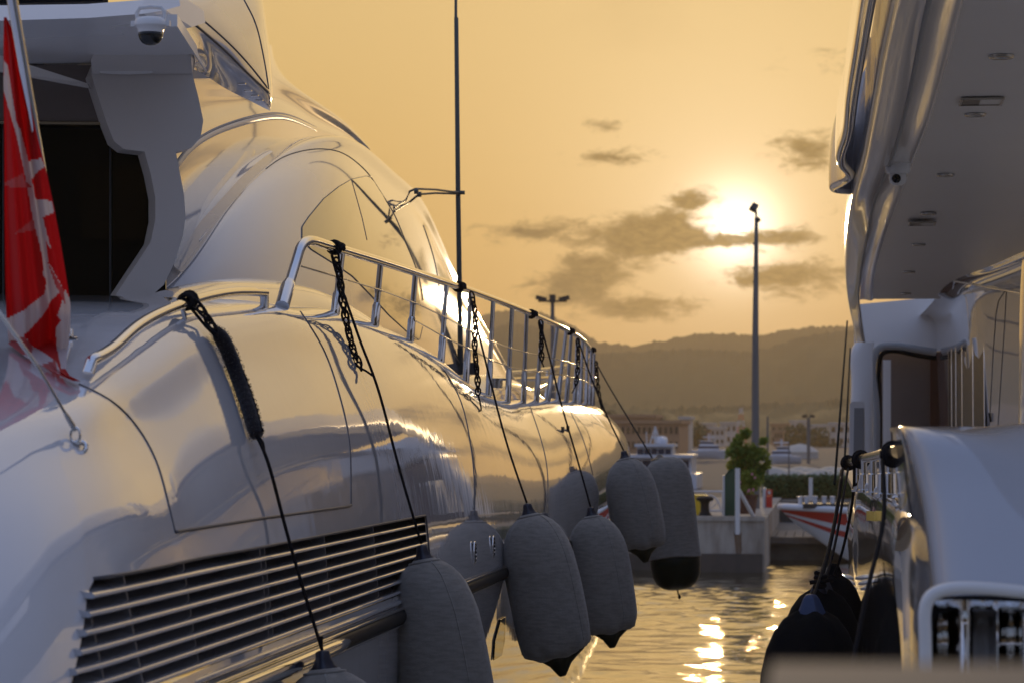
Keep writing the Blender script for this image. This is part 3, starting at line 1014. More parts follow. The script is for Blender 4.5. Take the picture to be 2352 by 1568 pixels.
# --- decks and the return wall behind the shell: hidden edges closed for views from the side
gd = []
for c in [c for c in cap if 8.3 < c.y < 12.9] + [Vector((-2.3, 12.62, 3.76))]:
    gd.append([Vector((-3.45, c.y, c.z + .03)), Vector((-5.2, c.y, c.z + .045)), Vector((-7.4, c.y, c.z + .03))])
MB().grid(gd).build('aft_deck_lid', M['gelcoat'], yacht, smooth=180)
gd = []
for c in cap:
    if c.y > 13:
        gd.append([Vector((c.x - .2, c.y, 3.30)), Vector((-6.6 + max(0, c.y - 30) * .07, c.y, 3.34))])
MB().grid(gd).build('weather_deck', M['deck_teak'], yacht, smooth=60)
rt = [(412, 66), (440, 90), (449, 110), (442, 171), (456, 225), (467, 278), (461, 316), (440, 340), (404, 350), (414, 402), (423, 449), (426, 496), (421, 540), (400, 606), (376, 655), (352, 676)]
MB().grid([[at(x - 7, y, Y=12.5), at(x - 12, y, Y=13.6), at(x - 16, y, Y=15.2)] for x, y in rt]).build('shell_return', M['pillar'], yacht, smooth=40)

# --- dome camera
cam_c = at(346, 76, Y=11.02)
dome_cam = MB().lathe([(.02, .062), (.05, .06), (.062, .05), (.066, .036), (.066, .028), (.058, .02), (.052, .012), (.050, 0)], cam_c, (0, 0, 1), 28).build('dome_camera', M['white_paint'], yacht, smooth=40)
MB().lathe([(.050, 0), (.049, -.012), (.044, -.026), (.034, -.040), (.018, -.048), (.001, -.050)], cam_c, (0, 0, 1), 28).build('camera_dome', M['glass'], dome_cam, smooth=180)
mb = MB()
for s in (-1, 1):
    mb.tube([cam_c + Vector((.052 * s, 0, .04)), cam_c + Vector((.056 * s, 0, .08)), cam_c + Vector((.045 * s, 0, .10)), cam_c + Vector((0, 0, .104))], .009, 8)
    mb.box(cam_c + Vector((.068 * s, 0, .036)), (.022, .02, .022))
mb.build('camera_bracket', M['white_paint'], dome_cam, smooth=50)

# --- whip antenna with its bracket
AY = 24.0
ant = [at(1047, -60, Y=AY), at(1047, 40, Y=AY), at(1048, 42, Y=AY), at(1052, 440, Y=AY), at(1058, 832, Y=AY)]
MB().tube(ant, [.011, .013, .019, .021, .023], 12).build('whip_antenna', M['mast'], yacht, smooth=60)
MB().tube([at(1057, 800, Y=AY), at(1058, 838, Y=AY)], .026, 12).build('antenna_base', M['dark_metal'], yacht, smooth=50)
p1, p2, pj = at(955, 440, Y=22.6), at(962, 447, Y=22.9), at(1054, 443, Y=AY - .03)
mb = MB().tube([hit(house_bvh, 905, 478), hit(house_bvh, 928, 462, .02), p1 + Vector((-.05, 0, 0)), p1 + Vector((0, 0, .02)), at(1000, 436, Y=23.3), pj], .009, 8)
mb.tube([hit(house_bvh, 906, 486), hit(house_bvh, 935, 468, .02), p2, at(1000, 444, Y=23.5), pj + Vector((0, 0, -.01))], .009, 8)
mb.tube([pj - Vector((.05, 0, 0)), pj + Vector((.05, 0, 0))], .017, 10)
for q in (p1, p2):
    mb.tube([q - Vector((.012, 0, 0)), q + Vector((.02, 0, 0))], .022, 10)
mb.build('antenna_bracket', M['mast'], yacht, smooth=50)
# --- deck gear on the foredeck, glimpsed behind the rail
fd = [(1080, 905, 24), (1110, 868, 25), (1140, 862, 26), (1180, 872, 27.5), (1215, 893, 29), (1262, 924, 31)]
g = []
for (x, y, Y) in fd:
    p = at(x, y, Y=Y)
    g.append([p + Vector((-.8, .3, .0)), p + Vector((-.2, .1, .0)), p, p + Vector((.12, -.1, -.07)), p + Vector((.16, -.1, -.4))])
MB().grid(surface(g, 8, 5)).build('foredeck_hatch', M['gelcoat_fine'], yacht, smooth=180)
mb = MB()
b0 = at(1010, 800, Y=23.5)
mb.tube(curve([at(985, 815, Y=23), at(1003, 803, Y=23.2), at(1030, 806, Y=23.5), at(1046, 826, Y=23.8), at(1056, 842, Y=24)], 20), .02, 8)
mb.tube([at(1028, 808, Y=23.5), at(1030, 850, Y=23.5)], .015, 8)
mb.tube([at(1002, 806, Y=23.3), at(1003, 840, Y=23.3)], .015, 8)
mb.box(at(1052, 846, Y=24), (.32, .2, .1))
mb.build('deck_fitting', M['dark_metal'], yacht, smooth=50)
mb = MB().tube([at(1138, 890, Y=20.5), at(1139, 872, Y=20.5)], .05, 14).tube([at(1139, 873, Y=20.5), at(1139, 868, Y=20.5)], .075, 14)
mb.build('capstan', M['steel'], yacht, smooth=50)


# ================================================================== FENDERS AND THEIR ROPES
def coil(c, axis, r_in, r_rope, turns, n=14, slant=0.0):
    """rope wound round a rail: points of a short helix about axis through c"""
    ax = Vector(axis).normalized()
    e1 = (Vector((0, 0, 1)) - ax * ax.z).normalized()
    e2 = ax.cross(e1)
    pts = []
    for k in range(int(turns * n) + 1):
        a = 2 * math.pi * k / n
        h = (k / n - turns / 2) * r_rope * 2.0
        pts.append(Vector(c) + e1 * (r_in * math.cos(a)) + e2 * (r_in * math.sin(a)) + ax * h)
    return pts


def chain_links(path, r_rope, w_link, mb, seg=6):
    """daisy-chained rope: loops drawn one through the next along the path"""
    tot = sum((path[i + 1] - path[i]).length for i in range(len(path) - 1))
    n = max(3, int(tot / (w_link * 1.25)))
    c = curve(path, n * 6 + 1)
    for k in range(n):
        a, b = c[k * 6], c[min(k * 6 + 9, len(c) - 1)]
        ax = (b - a).normalized()
        view = Vector((.25, -1, .1)).normalized()
        s1 = ax.cross(view).normalized()
        if k % 2:
            s1 = (s1 * .72 + s1.cross(ax) * .7).normalized()
        L = (b - a).length / 2 + r_rope
        m = (a + b) / 2
        lean = .18 * math.sin(k * 2.4)
        pts = []
        for q in range(14):
            t = 2 * math.pi * q / 14
            pts.append(m + ax * (L * math.cos(t)) + s1 * (w_link * .5 * math.sin(t) * (1.0 + lean)) + s1.cross(ax) * (r_rope * .9 * math.sin(2 * t)))
        mb.tube(pts, r_rope, seg, closed=True)
    return mb


def fender_rope(label, knot, ax, chain, line, tail, rail_r=.0225, rope_r=.0062, group='ropes that carry the grey fenders'):
    root = thing('fender_rope', label, 'rope', knot, group=group)
    k = MB()
    k.tube(coil(knot, ax, rail_r + rope_r * .9, rope_r * 1.15, 4.2), rope_r * 1.25, 8)
    k.tube(coil(Vector(knot) + Vector((.004, .004, 0)), Vector(ax) + Vector((0, .0, -.4)), rail_r + rope_r * 2.6, rope_r, 1.3), rope_r * 1.3, 8)
    k.build('knot', M['rope'], root, smooth=180)
    chain_links(chain, rope_r * .82, rope_r * 4.3, MB()).build('braid', M['rope'], root, smooth=180)
    MB().tube(curve(line, 30) if len(line) > 2 else line, rope_r, 8).build('line', M['rope'], root, smooth=180)
    if tail:
        MB().tube(curve(tail, 12), rope_r * .8, 7).build('tail', M['rope'], root, smooth=180)
    return root


def fender(label, top, axis, rad, length, seed, group='grey covered fenders along the hull', lumpy=0.0):
    """sock-covered inflatable fender hanging from its eye at `top` along `axis` (down)"""
    rnd = random.Random(seed)
    ax = -Vector(axis).normalized()            # upwards
    root = thing('fender', label, 'fender', Vector(top), group=group)
    ph = [rnd.uniform(0, 6.28) for _ in range(8)]
    hem_lo = length * .93

    def wob(r, h, a):
        d = -h
        w_ = .012 * math.sin(2 * a + ph[0]) + .006 * math.sin(5 * a + ph[1] + d * 5)
        puck = math.exp(-((d - .13) / .06) ** 2)
        low = math.exp(-((d - hem_lo) / .06) ** 2)
        w_ += puck * (.016 * math.sin(9 * a + ph[2] + 30 * d) + .012 * math.sin(15 * a + ph[5] + 46 * d))
        w_ += .006 * math.sin(11 * a + ph[1] + 26 * d) * math.exp(-((d - .3) / .14) ** 2) + .004 * math.sin(3 * a - 14 * d + ph[7])
        w_ += 0 + low * .06 * math.sin(7 * a + ph[3]) + low * .04 * math.sin(13 * a + ph[4])
        w_ += lumpy * (.06 * math.sin(3 * a + ph[5] + 14 * d) * math.sin(9 * d + ph[6]) + .03 * math.sin(6 * a - 20 * d + ph[7]))
        hh = h + low * (.034 * math.sin(a + ph[6]) + .007 * math.sin(6 * a + ph[2]))
        return r * (1 + w_), hh

    k = rad
    prof = [(.20 * k, -.070), (.24 * k, -.066), (.27 * k, -.074), (.33 * k, -.082), (.44 * k, -.096), (.58 * k, -.122), (.70 * k, -.155), (.81 * k, -.20), (.90 * k, -.26), (.96 * k, -.33),
            (.99 * k, -.42), (1.0 * k, -.50)]
    L = length
    prof += [(1.0 * k, -.5 - (L - .78) * t) for t in (.25, .5, .75, 1.0)]
    prof += [(.985 * k, -L + .20), (.965 * k, -L + .155), (.93 * k, -L + .12), (.86 * k, -L + .095), (.70 * k, -L + .08), (.60 * k, -L + .088)]
    MB().lathe(prof, top, ax, 84, fn=wob).build('cover', M['fender'], root, smooth=180)
    MB().lathe([(.05 * k, .0), (.10 * k, -.006), (.115 * k, -.03), (.16 * k, -.055), (.30 * k, -.088), (.33 * k, -.10)], top, ax, 20,
               fn=lambda r, h, a: (r * (1 + .12 * math.cos(4 * a)), h)).build('top_cap', M['fender_cap'], root, smooth=60)
    MB().lathe([(.80 * k, -L + .14), (.66 * k, -L + .075), (.45 * k, -L + .04), (.28 * k, -L + .008), (.16 * k, -L - .035), (.10 * k, -L - .055), (.07 * k, -L - .06)], top, ax, 24,
               fn=lambda r, h, a: (r * (1 + .08 * math.cos(5 * a)), h)).build('bottom_cap', M['fender_bare'], root, smooth=60)
    e1 = (Vector((1, 0, 0)) - ax * ax.x).normalized()
    e2 = ax.cross(e1)

    def on(a, h, lift):
        r = lerp1([-p[1] for p in prof[:19]], [p[0] for p in prof[:19]], -h)
        rr, hh = wob(r, h, a)
        return Vector(top) + ax * hh + e1 * ((rr + lift) * math.cos(a)) + e2 * ((rr + lift) * math.sin(a))
    MB().tube([on(a, -.080, .002) for a in np.linspace(0, 2 * math.pi, 40, endpoint=False)], .006, 6, closed=True).build('hem', M['fender'], root, smooth=180)
    sa = -1.15 + rnd.uniform(-.5, .5)
    MB().tube([on(sa + .10 * math.sin(h * 2.2), -h, .0) for h in np.linspace(.085, L - .13, 50)], .0035, 6).build('stitched_seam', M['fender'], root, smooth=180)
    return root


FX = -1.668
down = Vector((.17, -.03, -.80))
# measured tops (eye of the cap) and depths
F = [((740, 1492), 10.0, .225, 1.06, 3, .9, Vector((.10, -.05, -.9)), 'light grey fender lowest in view with a slack, crumpled cover top'),
     ((968, 1250), 12.75, .212, 1.0, 11, 0, Vector((.15, -.03, -.82)), 'big grey fender hanging in front of the end of the engine vent'),
     ((1210, 1155), 16.8, .223, .98, 5, 0, down, 'grey fender between the vent fender and the round-louvre side of the bow group, pointed black tip over the hull slots'),
     ((1356, 1163), 21.0, .226, .99, 8, 0, Vector((.13, -.03, -.82)), 'grey fender against the bow with its tip low over open water'),
     ((1432, 1034), 24.5, .226, .92, 9, 0, Vector((.16, -.03, -.80)), 'short grey fender overlapping a longer pale one at the bow')]
F_LABELS = ['grey fender at the bottom edge with a slack, crumpled cover top', 'largest grey fender, hanging over the forward end of the vent grille', 'grey fender whose black pointed tip hangs beside the dark hull slots',
            'grey fender hanging with its ragged hem and black tip over open water', 'plump grey fender that overlaps the paler fender with the bare dark bottom']
eyes = []
for i, (pp, Y, r, L, sd, lump, ax, _l) in enumerate(F):
    e = at(*pp, Y=Y)
    eyes.append(e)
    fender(F_LABELS[i], e, ax, r, L, sd, lumpy=lump)

# the outermost fender is a longer one with a short sock and a bare dark bottom
e5 = at(1497, 1050, Y=26.2)
eyes.append(e5)
root = thing('fender', 'long pale grey fender with a bare dark bottom, outermost at the bow', 'fender', e5, group='grey covered fenders along the hull')
ax5 = -Vector((.10, -.05, -1.12)).normalized()
k = .235
c5 = e5 + Vector((.13, 0, .006))
MB().lathe([(.10 * k, -.0), (.34 * k, -.005), (.58 * k, -.03), (.75 * k, -.075), (.86 * k, -.14), (.93 * k, -.22), (.96 * k, -.32), (.975 * k, -.5), (.99 * k, -.7), (1.0 * k, -.88), (1.02 * k, -.915), (1.03 * k, -.925), (1.0 * k, -.93)],
           c5, ax5, 48, fn=lambda r, h, a: (r * (1 + .012 * math.sin(2 * a + 1) + .004 * math.sin(9 * a)), h + (.006 * math.sin(3 * a) if h < -.85 else 0))).build('cover', M['fender'], root, smooth=180)
MB().lathe([(.985 * k, -.90), (.98 * k, -1.0), (.93 * k, -1.09), (.80 * k, -1.16), (.55 * k, -1.205), (.25 * k, -1.222), (.05 * k, -1.225)], c5, ax5, 40).build('bare_bottom', M['fender_bare'], root, smooth=180)
t5 = c5 - ax5 * 1.225
MB().tube([t5, t5 + Vector((.004, 0, -.03)), t5 + Vector((.012, 0, -.045))], .007, 8).tube([t5 + Vector((.012, 0, -.045)), t5 + Vector((.02, 0, -.065)), t5 + Vector((.008, 0, -.075))], .013, 8).build('bottom_rope', M['rope_green'], root, smooth=180)
MB().lathe([(.02, .02), (.05, -.01), (.09, -.02)], c5 + Vector((-.06, 0, .0)), ax5, 14).build('top_cap', M['fender_cap'], root, smooth=60)

# --- ropes: knot on the rail, daisy chain, hanging line
def rp(px, py, Y, gap=.09):
    """rope point at depth Y, but never inside the plating"""
    loc = hull_bvh.ray_cast(EYE, ray(px, py))[0]
    if loc is not None:
        Y = min(Y, loc.y - gap)
    return at(px, py, Y=Y)


# first rope hangs from the grab rail and wears a fleece sleeve
kn = at(430, 692, X=-2.28)
yk = kn.y
root = thing('fender_rope', 'black rope knotted to the grab rail with a thick fleece sleeve over it', 'rope', kn, group='ropes that carry the grey fenders')
axr = (at(460, 686, X=-2.28) - at(400, 706, X=-2.28))
mb = MB().tube(coil(kn, axr, .026, .0075, 4.4), .0085, 8)
mb.tube(coil(kn + Vector((.0, .01, 0)), axr + Vector((0, 0, -.3)), .034, .008, 1.2), .0085, 8)
mb.build('knot', M['rope'], root, smooth=180)
loop = [rp(425, 700, yk - .03), rp(421, 684, yk - .02), rp(425, 673, yk - .01), rp(434, 671, yk), rp(441, 680, yk), rp(438, 694, yk - .02)]
MB().tube(curve(loop, 24), .0058, 8).build('bight', M['rope'], root, smooth=180)
ch = [rp(440, 690, yk - .02), rp(463, 712, yk - .03), rp(480, 738, yk - .04), rp(497, 766, yk - .05)]
chain_links(ch, .0056, .026, MB()).build('braid', M['rope'], root, smooth=180)
MB().tube(curve([rp(434, 702, yk - .02), rp(455, 728, yk - .02), rp(478, 755, yk - .04), rp(500, 775, yk - .06)], 20), .0056, 8).build('strand', M['rope'], root, smooth=180)
sl_path = [(494, 757), (512, 782), (534, 832), (556, 890), (574, 945), (590, 1000)]
sleeve = curve([hit(hull_bvh, x, y) + Vector((.055, -.035, .0)) for x, y in sl_path], 60)
# keep the sleeve where the photograph shows it: off the plating by its own thickness
sleeve = curve([at(x, y, Y=hit(hull_bvh, x, y).y - .16) for x, y in sl_path], 60)
mb = MB()
rad = [.017 + .0115 * math.sin(min(1, i / 6) * math.pi / 2) * (1 if i < 55 else (60 - i) / 5 * .6 + .4) + .0007 * math.sin(i * 1.9) for i in range(60)]
mb.tube(sleeve, rad, 14)
core = len(mb.v)
rnd = random.Random(4)
for i in range(2600):                          # the pile of the fleece
    a = rnd.randrange(core)
    v = Vector(mb.v[a])
    j = min(a // 14, 59)
    nrm = (v - sleeve[j])
    if nrm.length < 1e-6:
        continue
    nrm.normalize()
    t = Vector((rnd.uniform(-1, 1), rnd.uniform(-1, 1), rnd.uniform(-1, 1))).normalized()
    p = v + t * .004
    tip = p + nrm * rnd.uniform(.002, .0052) + t * .003
    s = nrm.cross(t).normalized() * .0016
    mb.add([p - s, p + s, tip], [(0, 1, 2)])
mb.build('fleece_sleeve', M['fuzz'], root, smooth=180)
seamp = [p + Vector((.027 + .002 * math.sin(i * 1.7), -.012, .004)) for i, p in enumerate(sleeve)][24:58]
MB().tube(seamp, [.0035 + .002 * (i % 3 == 0) for i in range(len(seamp))], 6).build('sleeve_lacing', M['rope'], root, smooth=180)
s1 = sleeve[-1]
MB().tube(curve([s1, rp(604, 1030, s1.y - .02), rp(640, 1150, 9.95), rp(690, 1330, 9.98), eyes[0] + Vector((0, 0, .0))], 30), .0062, 8).build('line', M['rope'], root, smooth=180)
MB().tube(curve([s1, rp(602, 1012, s1.y - .01), rp(607, 1036, s1.y - .01)], 10), .005, 7).build('tail', M['rope'], root, smooth=180)
e = eyes[0]
MB().tube(coil(e + Vector((-.004, 0, .03)), (0, 0, 1), .010, .006, 3.2), .0075, 8).build('hitch', M['rope'], root, smooth=180)

SPEC = [('black daisy-chained rope at the after end of the guard rail', (759, 566), 13.0, [(768, 578), (776, 610), (783, 660), (790, 710), (800, 760), (812, 805), (829, 848)],
         [(762, 586), (772, 625), (800, 705), (830, 790), (858, 862), (905, 1030), (968, 1250)], [(829, 846), (842, 852), (856, 862)], 1, .22),
        ('black chained rope hanging from the rail in front of the whip antenna foot', (1073, 663), 17.5, [(1082, 672), (1091, 720), (1090, 780), (1093, 830), (1097, 870), (1098, 905)],
         [(1078, 675), (1098, 760), (1128, 880), (1165, 1020), (1210, 1155)], [(1098, 905), (1103, 925), (1104, 942)], 2, .16),
        ('black chained rope hanging by the floodlight mast', (1236, 728), 21.85, [(1241, 736), (1244, 765), (1243, 800), (1245, 832)],
         [(1239, 738), (1262, 820), (1290, 930), (1322, 1040), (1356, 1163)], [(1245, 832), (1249, 842)], 3, .10),
        ('short black chained rope on the forward bend of the rail', (1325, 771), 25.7, [(1327, 778), (1328, 820), (1326, 860), (1322, 886)],
         [(1328, 780), (1352, 850), (1388, 940), (1432, 1034)], [(1322, 886), (1314, 902)], 4, .04),
        ('foremost black rope, its chain hanging clear of the bow rail', (1367, 826), 30.8, [(1369, 830), (1372, 870), (1377, 910), (1385, 940)],
         [(1368, 830), (1395, 880), (1440, 955), (1497, 1050)], [(1385, 940), (1395, 958)], 5, .0)]
for (lab, kp, ky, chn, ln, tl, idx, out) in SPEC:
    kn = rail_at(ky)
    k2 = rail_at(ky + .15)
    ye = eyes[idx].y
    cpts = [rp(x, y, ky - .05 - out * .35 * min(1, i / 3)) for i, (x, y) in enumerate(chn)]
    n = len(ln)
    lpts = [rp(x, y, ky - .03 + (ye - ky) * (i / (n - 1)) - .25 * out * math.sin(math.pi * i / (n - 1))) for i, (x, y) in enumerate(ln)]
    lpts[-1] = eyes[idx] + Vector((0, 0, .004))
    tp = [rp(x, y, ky - .05 - out * .35) for x, y in tl]
    fender_rope(lab, kn, k2 - kn, cpts, lpts, tp, rope_r=.0066 if ky < 18 else .0075)

# ================================================================== ENSIGN ON ITS STAFF
flag_base = hit(hull_bvh, 160, 776)
root = thing('ensign', 'red and white ensign hanging limp from a polished staff', 'flag', flag_base)
st_top = at(18, -60, Y=8.15)
MB().tube([flag_base, flag_base.lerp(st_top, .30), flag_base.lerp(st_top, .34), st_top], [.0085, .0085, .0155, .0165], 14).build('staff', M['chrome'], root, smooth=50)
MB().lathe([(.026, 0), (.026, .004), (.012, .008), (.010, .03)], flag_base, (0, 0, 1), 20).build('staff_flange', M['chrome'], root, smooth=40)
# outline of the cloth as it hangs: left and right edges by height (photograph grid)
FE = [(40, 9, 15), (100, 8, 42), (180, 8, 60), (260, 9, 74), (330, 10, 90), (400, 10, 108), (480, 10, 125), (560, 11, 140), (640, 12, 153), (700, 14, 162), (745, 16, 162), (790, 20, 158), (820, 60, 152), (846, 108, 150), (862, 140, 160), (874, 168, 184)]
ys = [f[0] for f in FE]
NW, NH = 54, 210
fv = []
for i in range(NH):
    y = 40 + (874 - 40) * i / (NH - 1)
    xl, xr = lerp1(ys, [f[1] for f in FE], y), lerp1(ys, [f[2] for f in FE], y)
    row = []
    for j in range(NW):
        s = j / (NW - 1)
        amp = .012 + .05 * i / NH
        dep = 8.35 + .75 * i / NH + amp * math.sin(s * 9.5 + i * .009 + .6 * math.sin(i * .02)) + amp * .5 * math.sin(s * 21 + 2 - i * .013)
        q_ = hull_bvh.ray_cast(EYE, ray(xl + (xr - xl) * s, y))[0]
        if q_ is not None:
            dep = min(dep, q_.y - .10 + .4 * amp * math.sin(s * 12 + i * .05))
        row.append((xl + (xr - xl) * s, y, dep))
    fv.append(row)
WHITE = [[(9.0, 140.0), (17.5, 150.0), (37.5, 280.0), (47.5, 300.0), (65.0, 370.0), (80.0, 450.0), (100.0, 520.0), (106.0, 560.0), (110.0, 600.0), (142.5, 657.5), (135.0, 672.5), (100.0, 635.0), (97.5, 590.0), (75.0, 500.0), (60.0, 415.0), (37.5, 310.0), (20.0, 250.0), (8.0, 210.0)], [(64.0, 371.0), (95.0, 364.0), (103.5, 382.5), (86.0, 395.0), (70.0, 416.0)], [(75.0, 460.0), (102.5, 458.0), (119.0, 465.0), (125.0, 487.5), (98.0, 500.0), (118.0, 575.0), (100.0, 545.0), (86.0, 480.0)], [(10.0, 735.0), (55.0, 712.5), (102.5, 676.0), (107.0, 640.0), (144.0, 665.0), (120.0, 687.5), (102.5, 720.0), (75.0, 750.0), (55.0, 770.0), (75.0, 795.0), (127.5, 825.0), (137.5, 850.0), (135.0, 870.0), (190.0, 895.0), (5.0, 895.0)], [(131.0, 730.0), (150.0, 665.0), (165.0, 700.0), (168.0, 780.0), (165.0, 850.0), (140.0, 845.0), (131.0, 800.0), (128.0, 760.0)]]
PINK = [[(10.0, 420.0), (52.0, 400.0), (56.0, 414.0), (74.0, 429.0), (30.0, 431.0), (10.0, 426.0)], [(33.0, 538.0), (75.0, 504.0), (82.0, 527.5)], [(108.0, 600.0), (145.0, 665.0), (150.0, 700.0), (125.0, 650.0)], [(10.0, 790.0), (55.0, 772.5), (75.0, 795.0), (70.0, 820.0), (20.0, 800.0)], [(60.0, 850.0), (127.5, 826.0), (135.0, 870.0), (80.0, 860.0)]]
SHADE = [(20, 700), (60, 740), (120, 790), (112, 812), (60, 780)]


def inside(x, y, poly):
    r = False
    j = len(poly) - 1
    for i in range(len(poly)):
        xi, yi = poly[i]
        xj, yj = poly[j]
        if (yi > y) != (yj > y) and x < (xj - xi) * (y - yi) / (yj - yi) + xi:
            r = not r
        j = i
    return r


RED2 = [(52, 770), (128, 722), (140, 735), (122, 765), (118, 800), (140, 838), (96, 806)]
red, white = MB(), MB()
P3 = [[at(x, y, Y=d) for (x, y, d) in row] for row in fv]
mb = MB()
mb.grid(P3)
q = 0
for i in range(NH - 1):
    for j in range(NW - 1):
        x = (fv[i][j][0] + fv[i + 1][j + 1][0]) / 2
        y = (fv[i][j][1] + fv[i + 1][j + 1][1]) / 2
        mb.mi[q] = 2 if any(inside(x, y, p) for p in PINK) else (1 if (any(inside(x, y, p) for p in WHITE) and not inside(x, y, RED2)) else 0)
        q += 1
mb.build('flag_cloth', [M['flag_red'], M['flag_white'], M['flag_pink']], root, smooth=180)

# stay running down to a pad-eye on the quarter
pe = hit(hull_bvh, 190, 1026)
root = thing('stay_wire', 'steel stay wire shackled to a pad eye on the white quarter', 'wire', pe)
w_top = at(-30, 680, Y=pe.y - .55)
w_mid = at(84, 838, Y=pe.y - .26)
w_bot = at(172, 985, Y=pe.y - .035)
MB().tube([w_top, w_mid, w_bot], .0042, 8).build('wire', M['steel'], root, smooth=180)
MB().tube([w_top, w_mid], .0058, 8).build('wire_sleeve', M['white_paint'], root, smooth=180)
MB().tube([w_mid.lerp(w_bot, .72), w_mid.lerp(w_bot, .80), w_bot], [.0045, .0075, .0085], 10).build('swage', M['steel'], root, smooth=60)
rg = [w_bot + Vector((.014 * math.cos(a) + .004, -.01, -.016 + .022 * math.sin(a))) for a in np.linspace(0, 2 * math.pi, 16, endpoint=False)]
MB().tube(rg, .0042, 8, closed=True).build('shackle', M['chrome'], root, smooth=180)
mb = MB().tube([w_bot + Vector((.006, -.012, -.036)), pe + Vector((0, -.012, .012))], .008, 8)
rg = [pe + Vector((.014 * math.cos(a), -.016 + .004 * math.sin(a), .016 * math.sin(a))) for a in np.linspace(0, 2 * math.pi, 16, endpoint=False)]
mb.tube(rg, .007, 8, closed=True)
mb.build('pad_eye', M['chrome'], root, smooth=180)


# ================================================================== RIGHT YACHT
y2 = thing('motor_yacht', 'tall white motor yacht with a covered side deck, tinted windows and ceiling downlights', 'yacht', (3.5, 22, 0))

# --- fascia of the upper deck: outer lip, glossy under panel, bead, inner panel
def section(Y, z, xs):
    return [Vector((x, Y, z + dz)) for x, dz in xs]


def edge(pts):
    """px list -> world points at the soffit height ZS"""
    return pts


ZS = 5.0
lip_Y = [7.5, 9, 10.6, 11.8, 13.2, 15, 17, 19, 20.4, 20.9]
lip_x = []
LIP = [(1975, 0, 11.8), (1960, 100, 13.1), (1948, 180, 14.4), (1938, 260, 15.9), (1929, 330, 17.6), (1923, 390, 19.3), (1920, 430, 20.7), (1922, 446, 21.2)]
g = []
pre = [Vector((.26, 7.5, ZS + .03)), Vector((.19, 9.5, ZS + .02))]
for p in pre + [at(x, y, Y=Y) for x, y, Y in LIP]:
    zt = ZS + .9
    g.append([Vector((p.x + .22, p.y, zt)), Vector((p.x + .05, p.y, ZS + .55)), Vector((p.x + .005, p.y, p.z + .25)), Vector((p.x, p.y, p.z + .06)), Vector((p.x + .012, p.y, p.z + .012)), Vector((p.x + .035, p.y, p.z)), Vector((p.x + .06, p.y, p.z + .01)),
              Vector((p.x + .075, p.y, p.z + .035))])
last = g[-1]
g.append([Vector((p.x + .14, p.y + .08, p.z)) for p in last])
MB().grid(surface(g, 7, 5)).build('upper_deck_lip', M['gelcoat_fine'], y2, smooth=50)
# continuous fascia behind the lip that runs forward and drops to the side wing
IN = [(2050, 0, 11.8), (2028, 100, 13.2), (2010, 200, 14.9), (1993, 300, 16.9), (1975, 390, 19.2), (1960, 450, 21.0), (1950, 500, 23.0), (1945, 560, 26.0), (1943, 620, 29.5), (1946, 670, 32.0), (1954, 720, 34.0), (1962, 760, 35.2), (1966, 792, 36.0)]
BD = [(2134, 0), (2112, 100), (2092, 200), (2068, 300), (2038, 390), (2012, 450), (1996, 520), (1982, 590), (1974, 650), (1972, 690), (1976, 720), (1980, 750), (1986, 790)]
g = []
pa, pb = Vector((.34, 7.5, ZS)), Vector((.48, 7.5, ZS - .02))
rowsI = [(Vector((.27, 9.5, ZS + .03)), Vector((.44, 9.5, ZS)))] + [(at(x, y, Y=Y), at(u, v, Y=Y)) for (x, y, Y), (u, v) in zip(IN, BD)]
for a, b in rowsI:
    g.append([a + Vector((.02, 0, .55)), a + Vector((-.012, 0, .10)), a + Vector((-.006, 0, .02)), a, a.lerp(b, .35) + Vector((0, 0, -.012)), a.lerp(b, .7) + Vector((0, 0, -.012)), b])
MB().grid(surface(g, 6, 5)).build('fascia', M['soffit_gloss'], y2, smooth=180)
bead = [b for a, b in rowsI]
MB().tube(curve(bead, 60), .012, 8).build('fascia_bead', M['boat_grey'], y2, smooth=180)
PN = [(2212, 0), (2186, 100), (2158, 200), (2126, 300), (2094, 380), (2066, 450), (2040, 520), (2018, 590), (2006, 650), (2004, 690)]
ed = [Vector((.62, 9.5, ZS + .02))] + [at(u, v, Y=IN[i][2]) for i, (u, v) in enumerate(PN)]
g = [[b + Vector((.012, 0, .004)), b.lerp(c, .5) + Vector((0, 0, .006)), c + Vector((0, 0, .0)), c + Vector((.01, 0, .05))] for b, c in zip(bead[:len(ed)], ed)]
MB().grid(surface(g, 6, 4)).build('inner_panel', M['soffit_gloss'], y2, smooth=50)
# ceiling of the side deck
sv = [(c.x - .01, c.y, c.z + .012) for c in ed]
sv2 = [(3.2, c.y, c.z + .012) for c in ed]
MB().grid([[Vector(a), Vector(b)] for a, b in zip(sv, sv2)]).build('side_deck_ceiling', M['soffit'], y2, smooth=60)
MB().box((2.2, 8.0, ZS + .05), (3.2, 4.0, .03)).build('aft_ceiling', M['soffit'], y2, smooth=0)
zc_ = [c.z + .012 for c in ed]
yc_ = [c.y for c in ed]


def ceil_z(Y):
    return lerp1(yc_, zc_, Y)


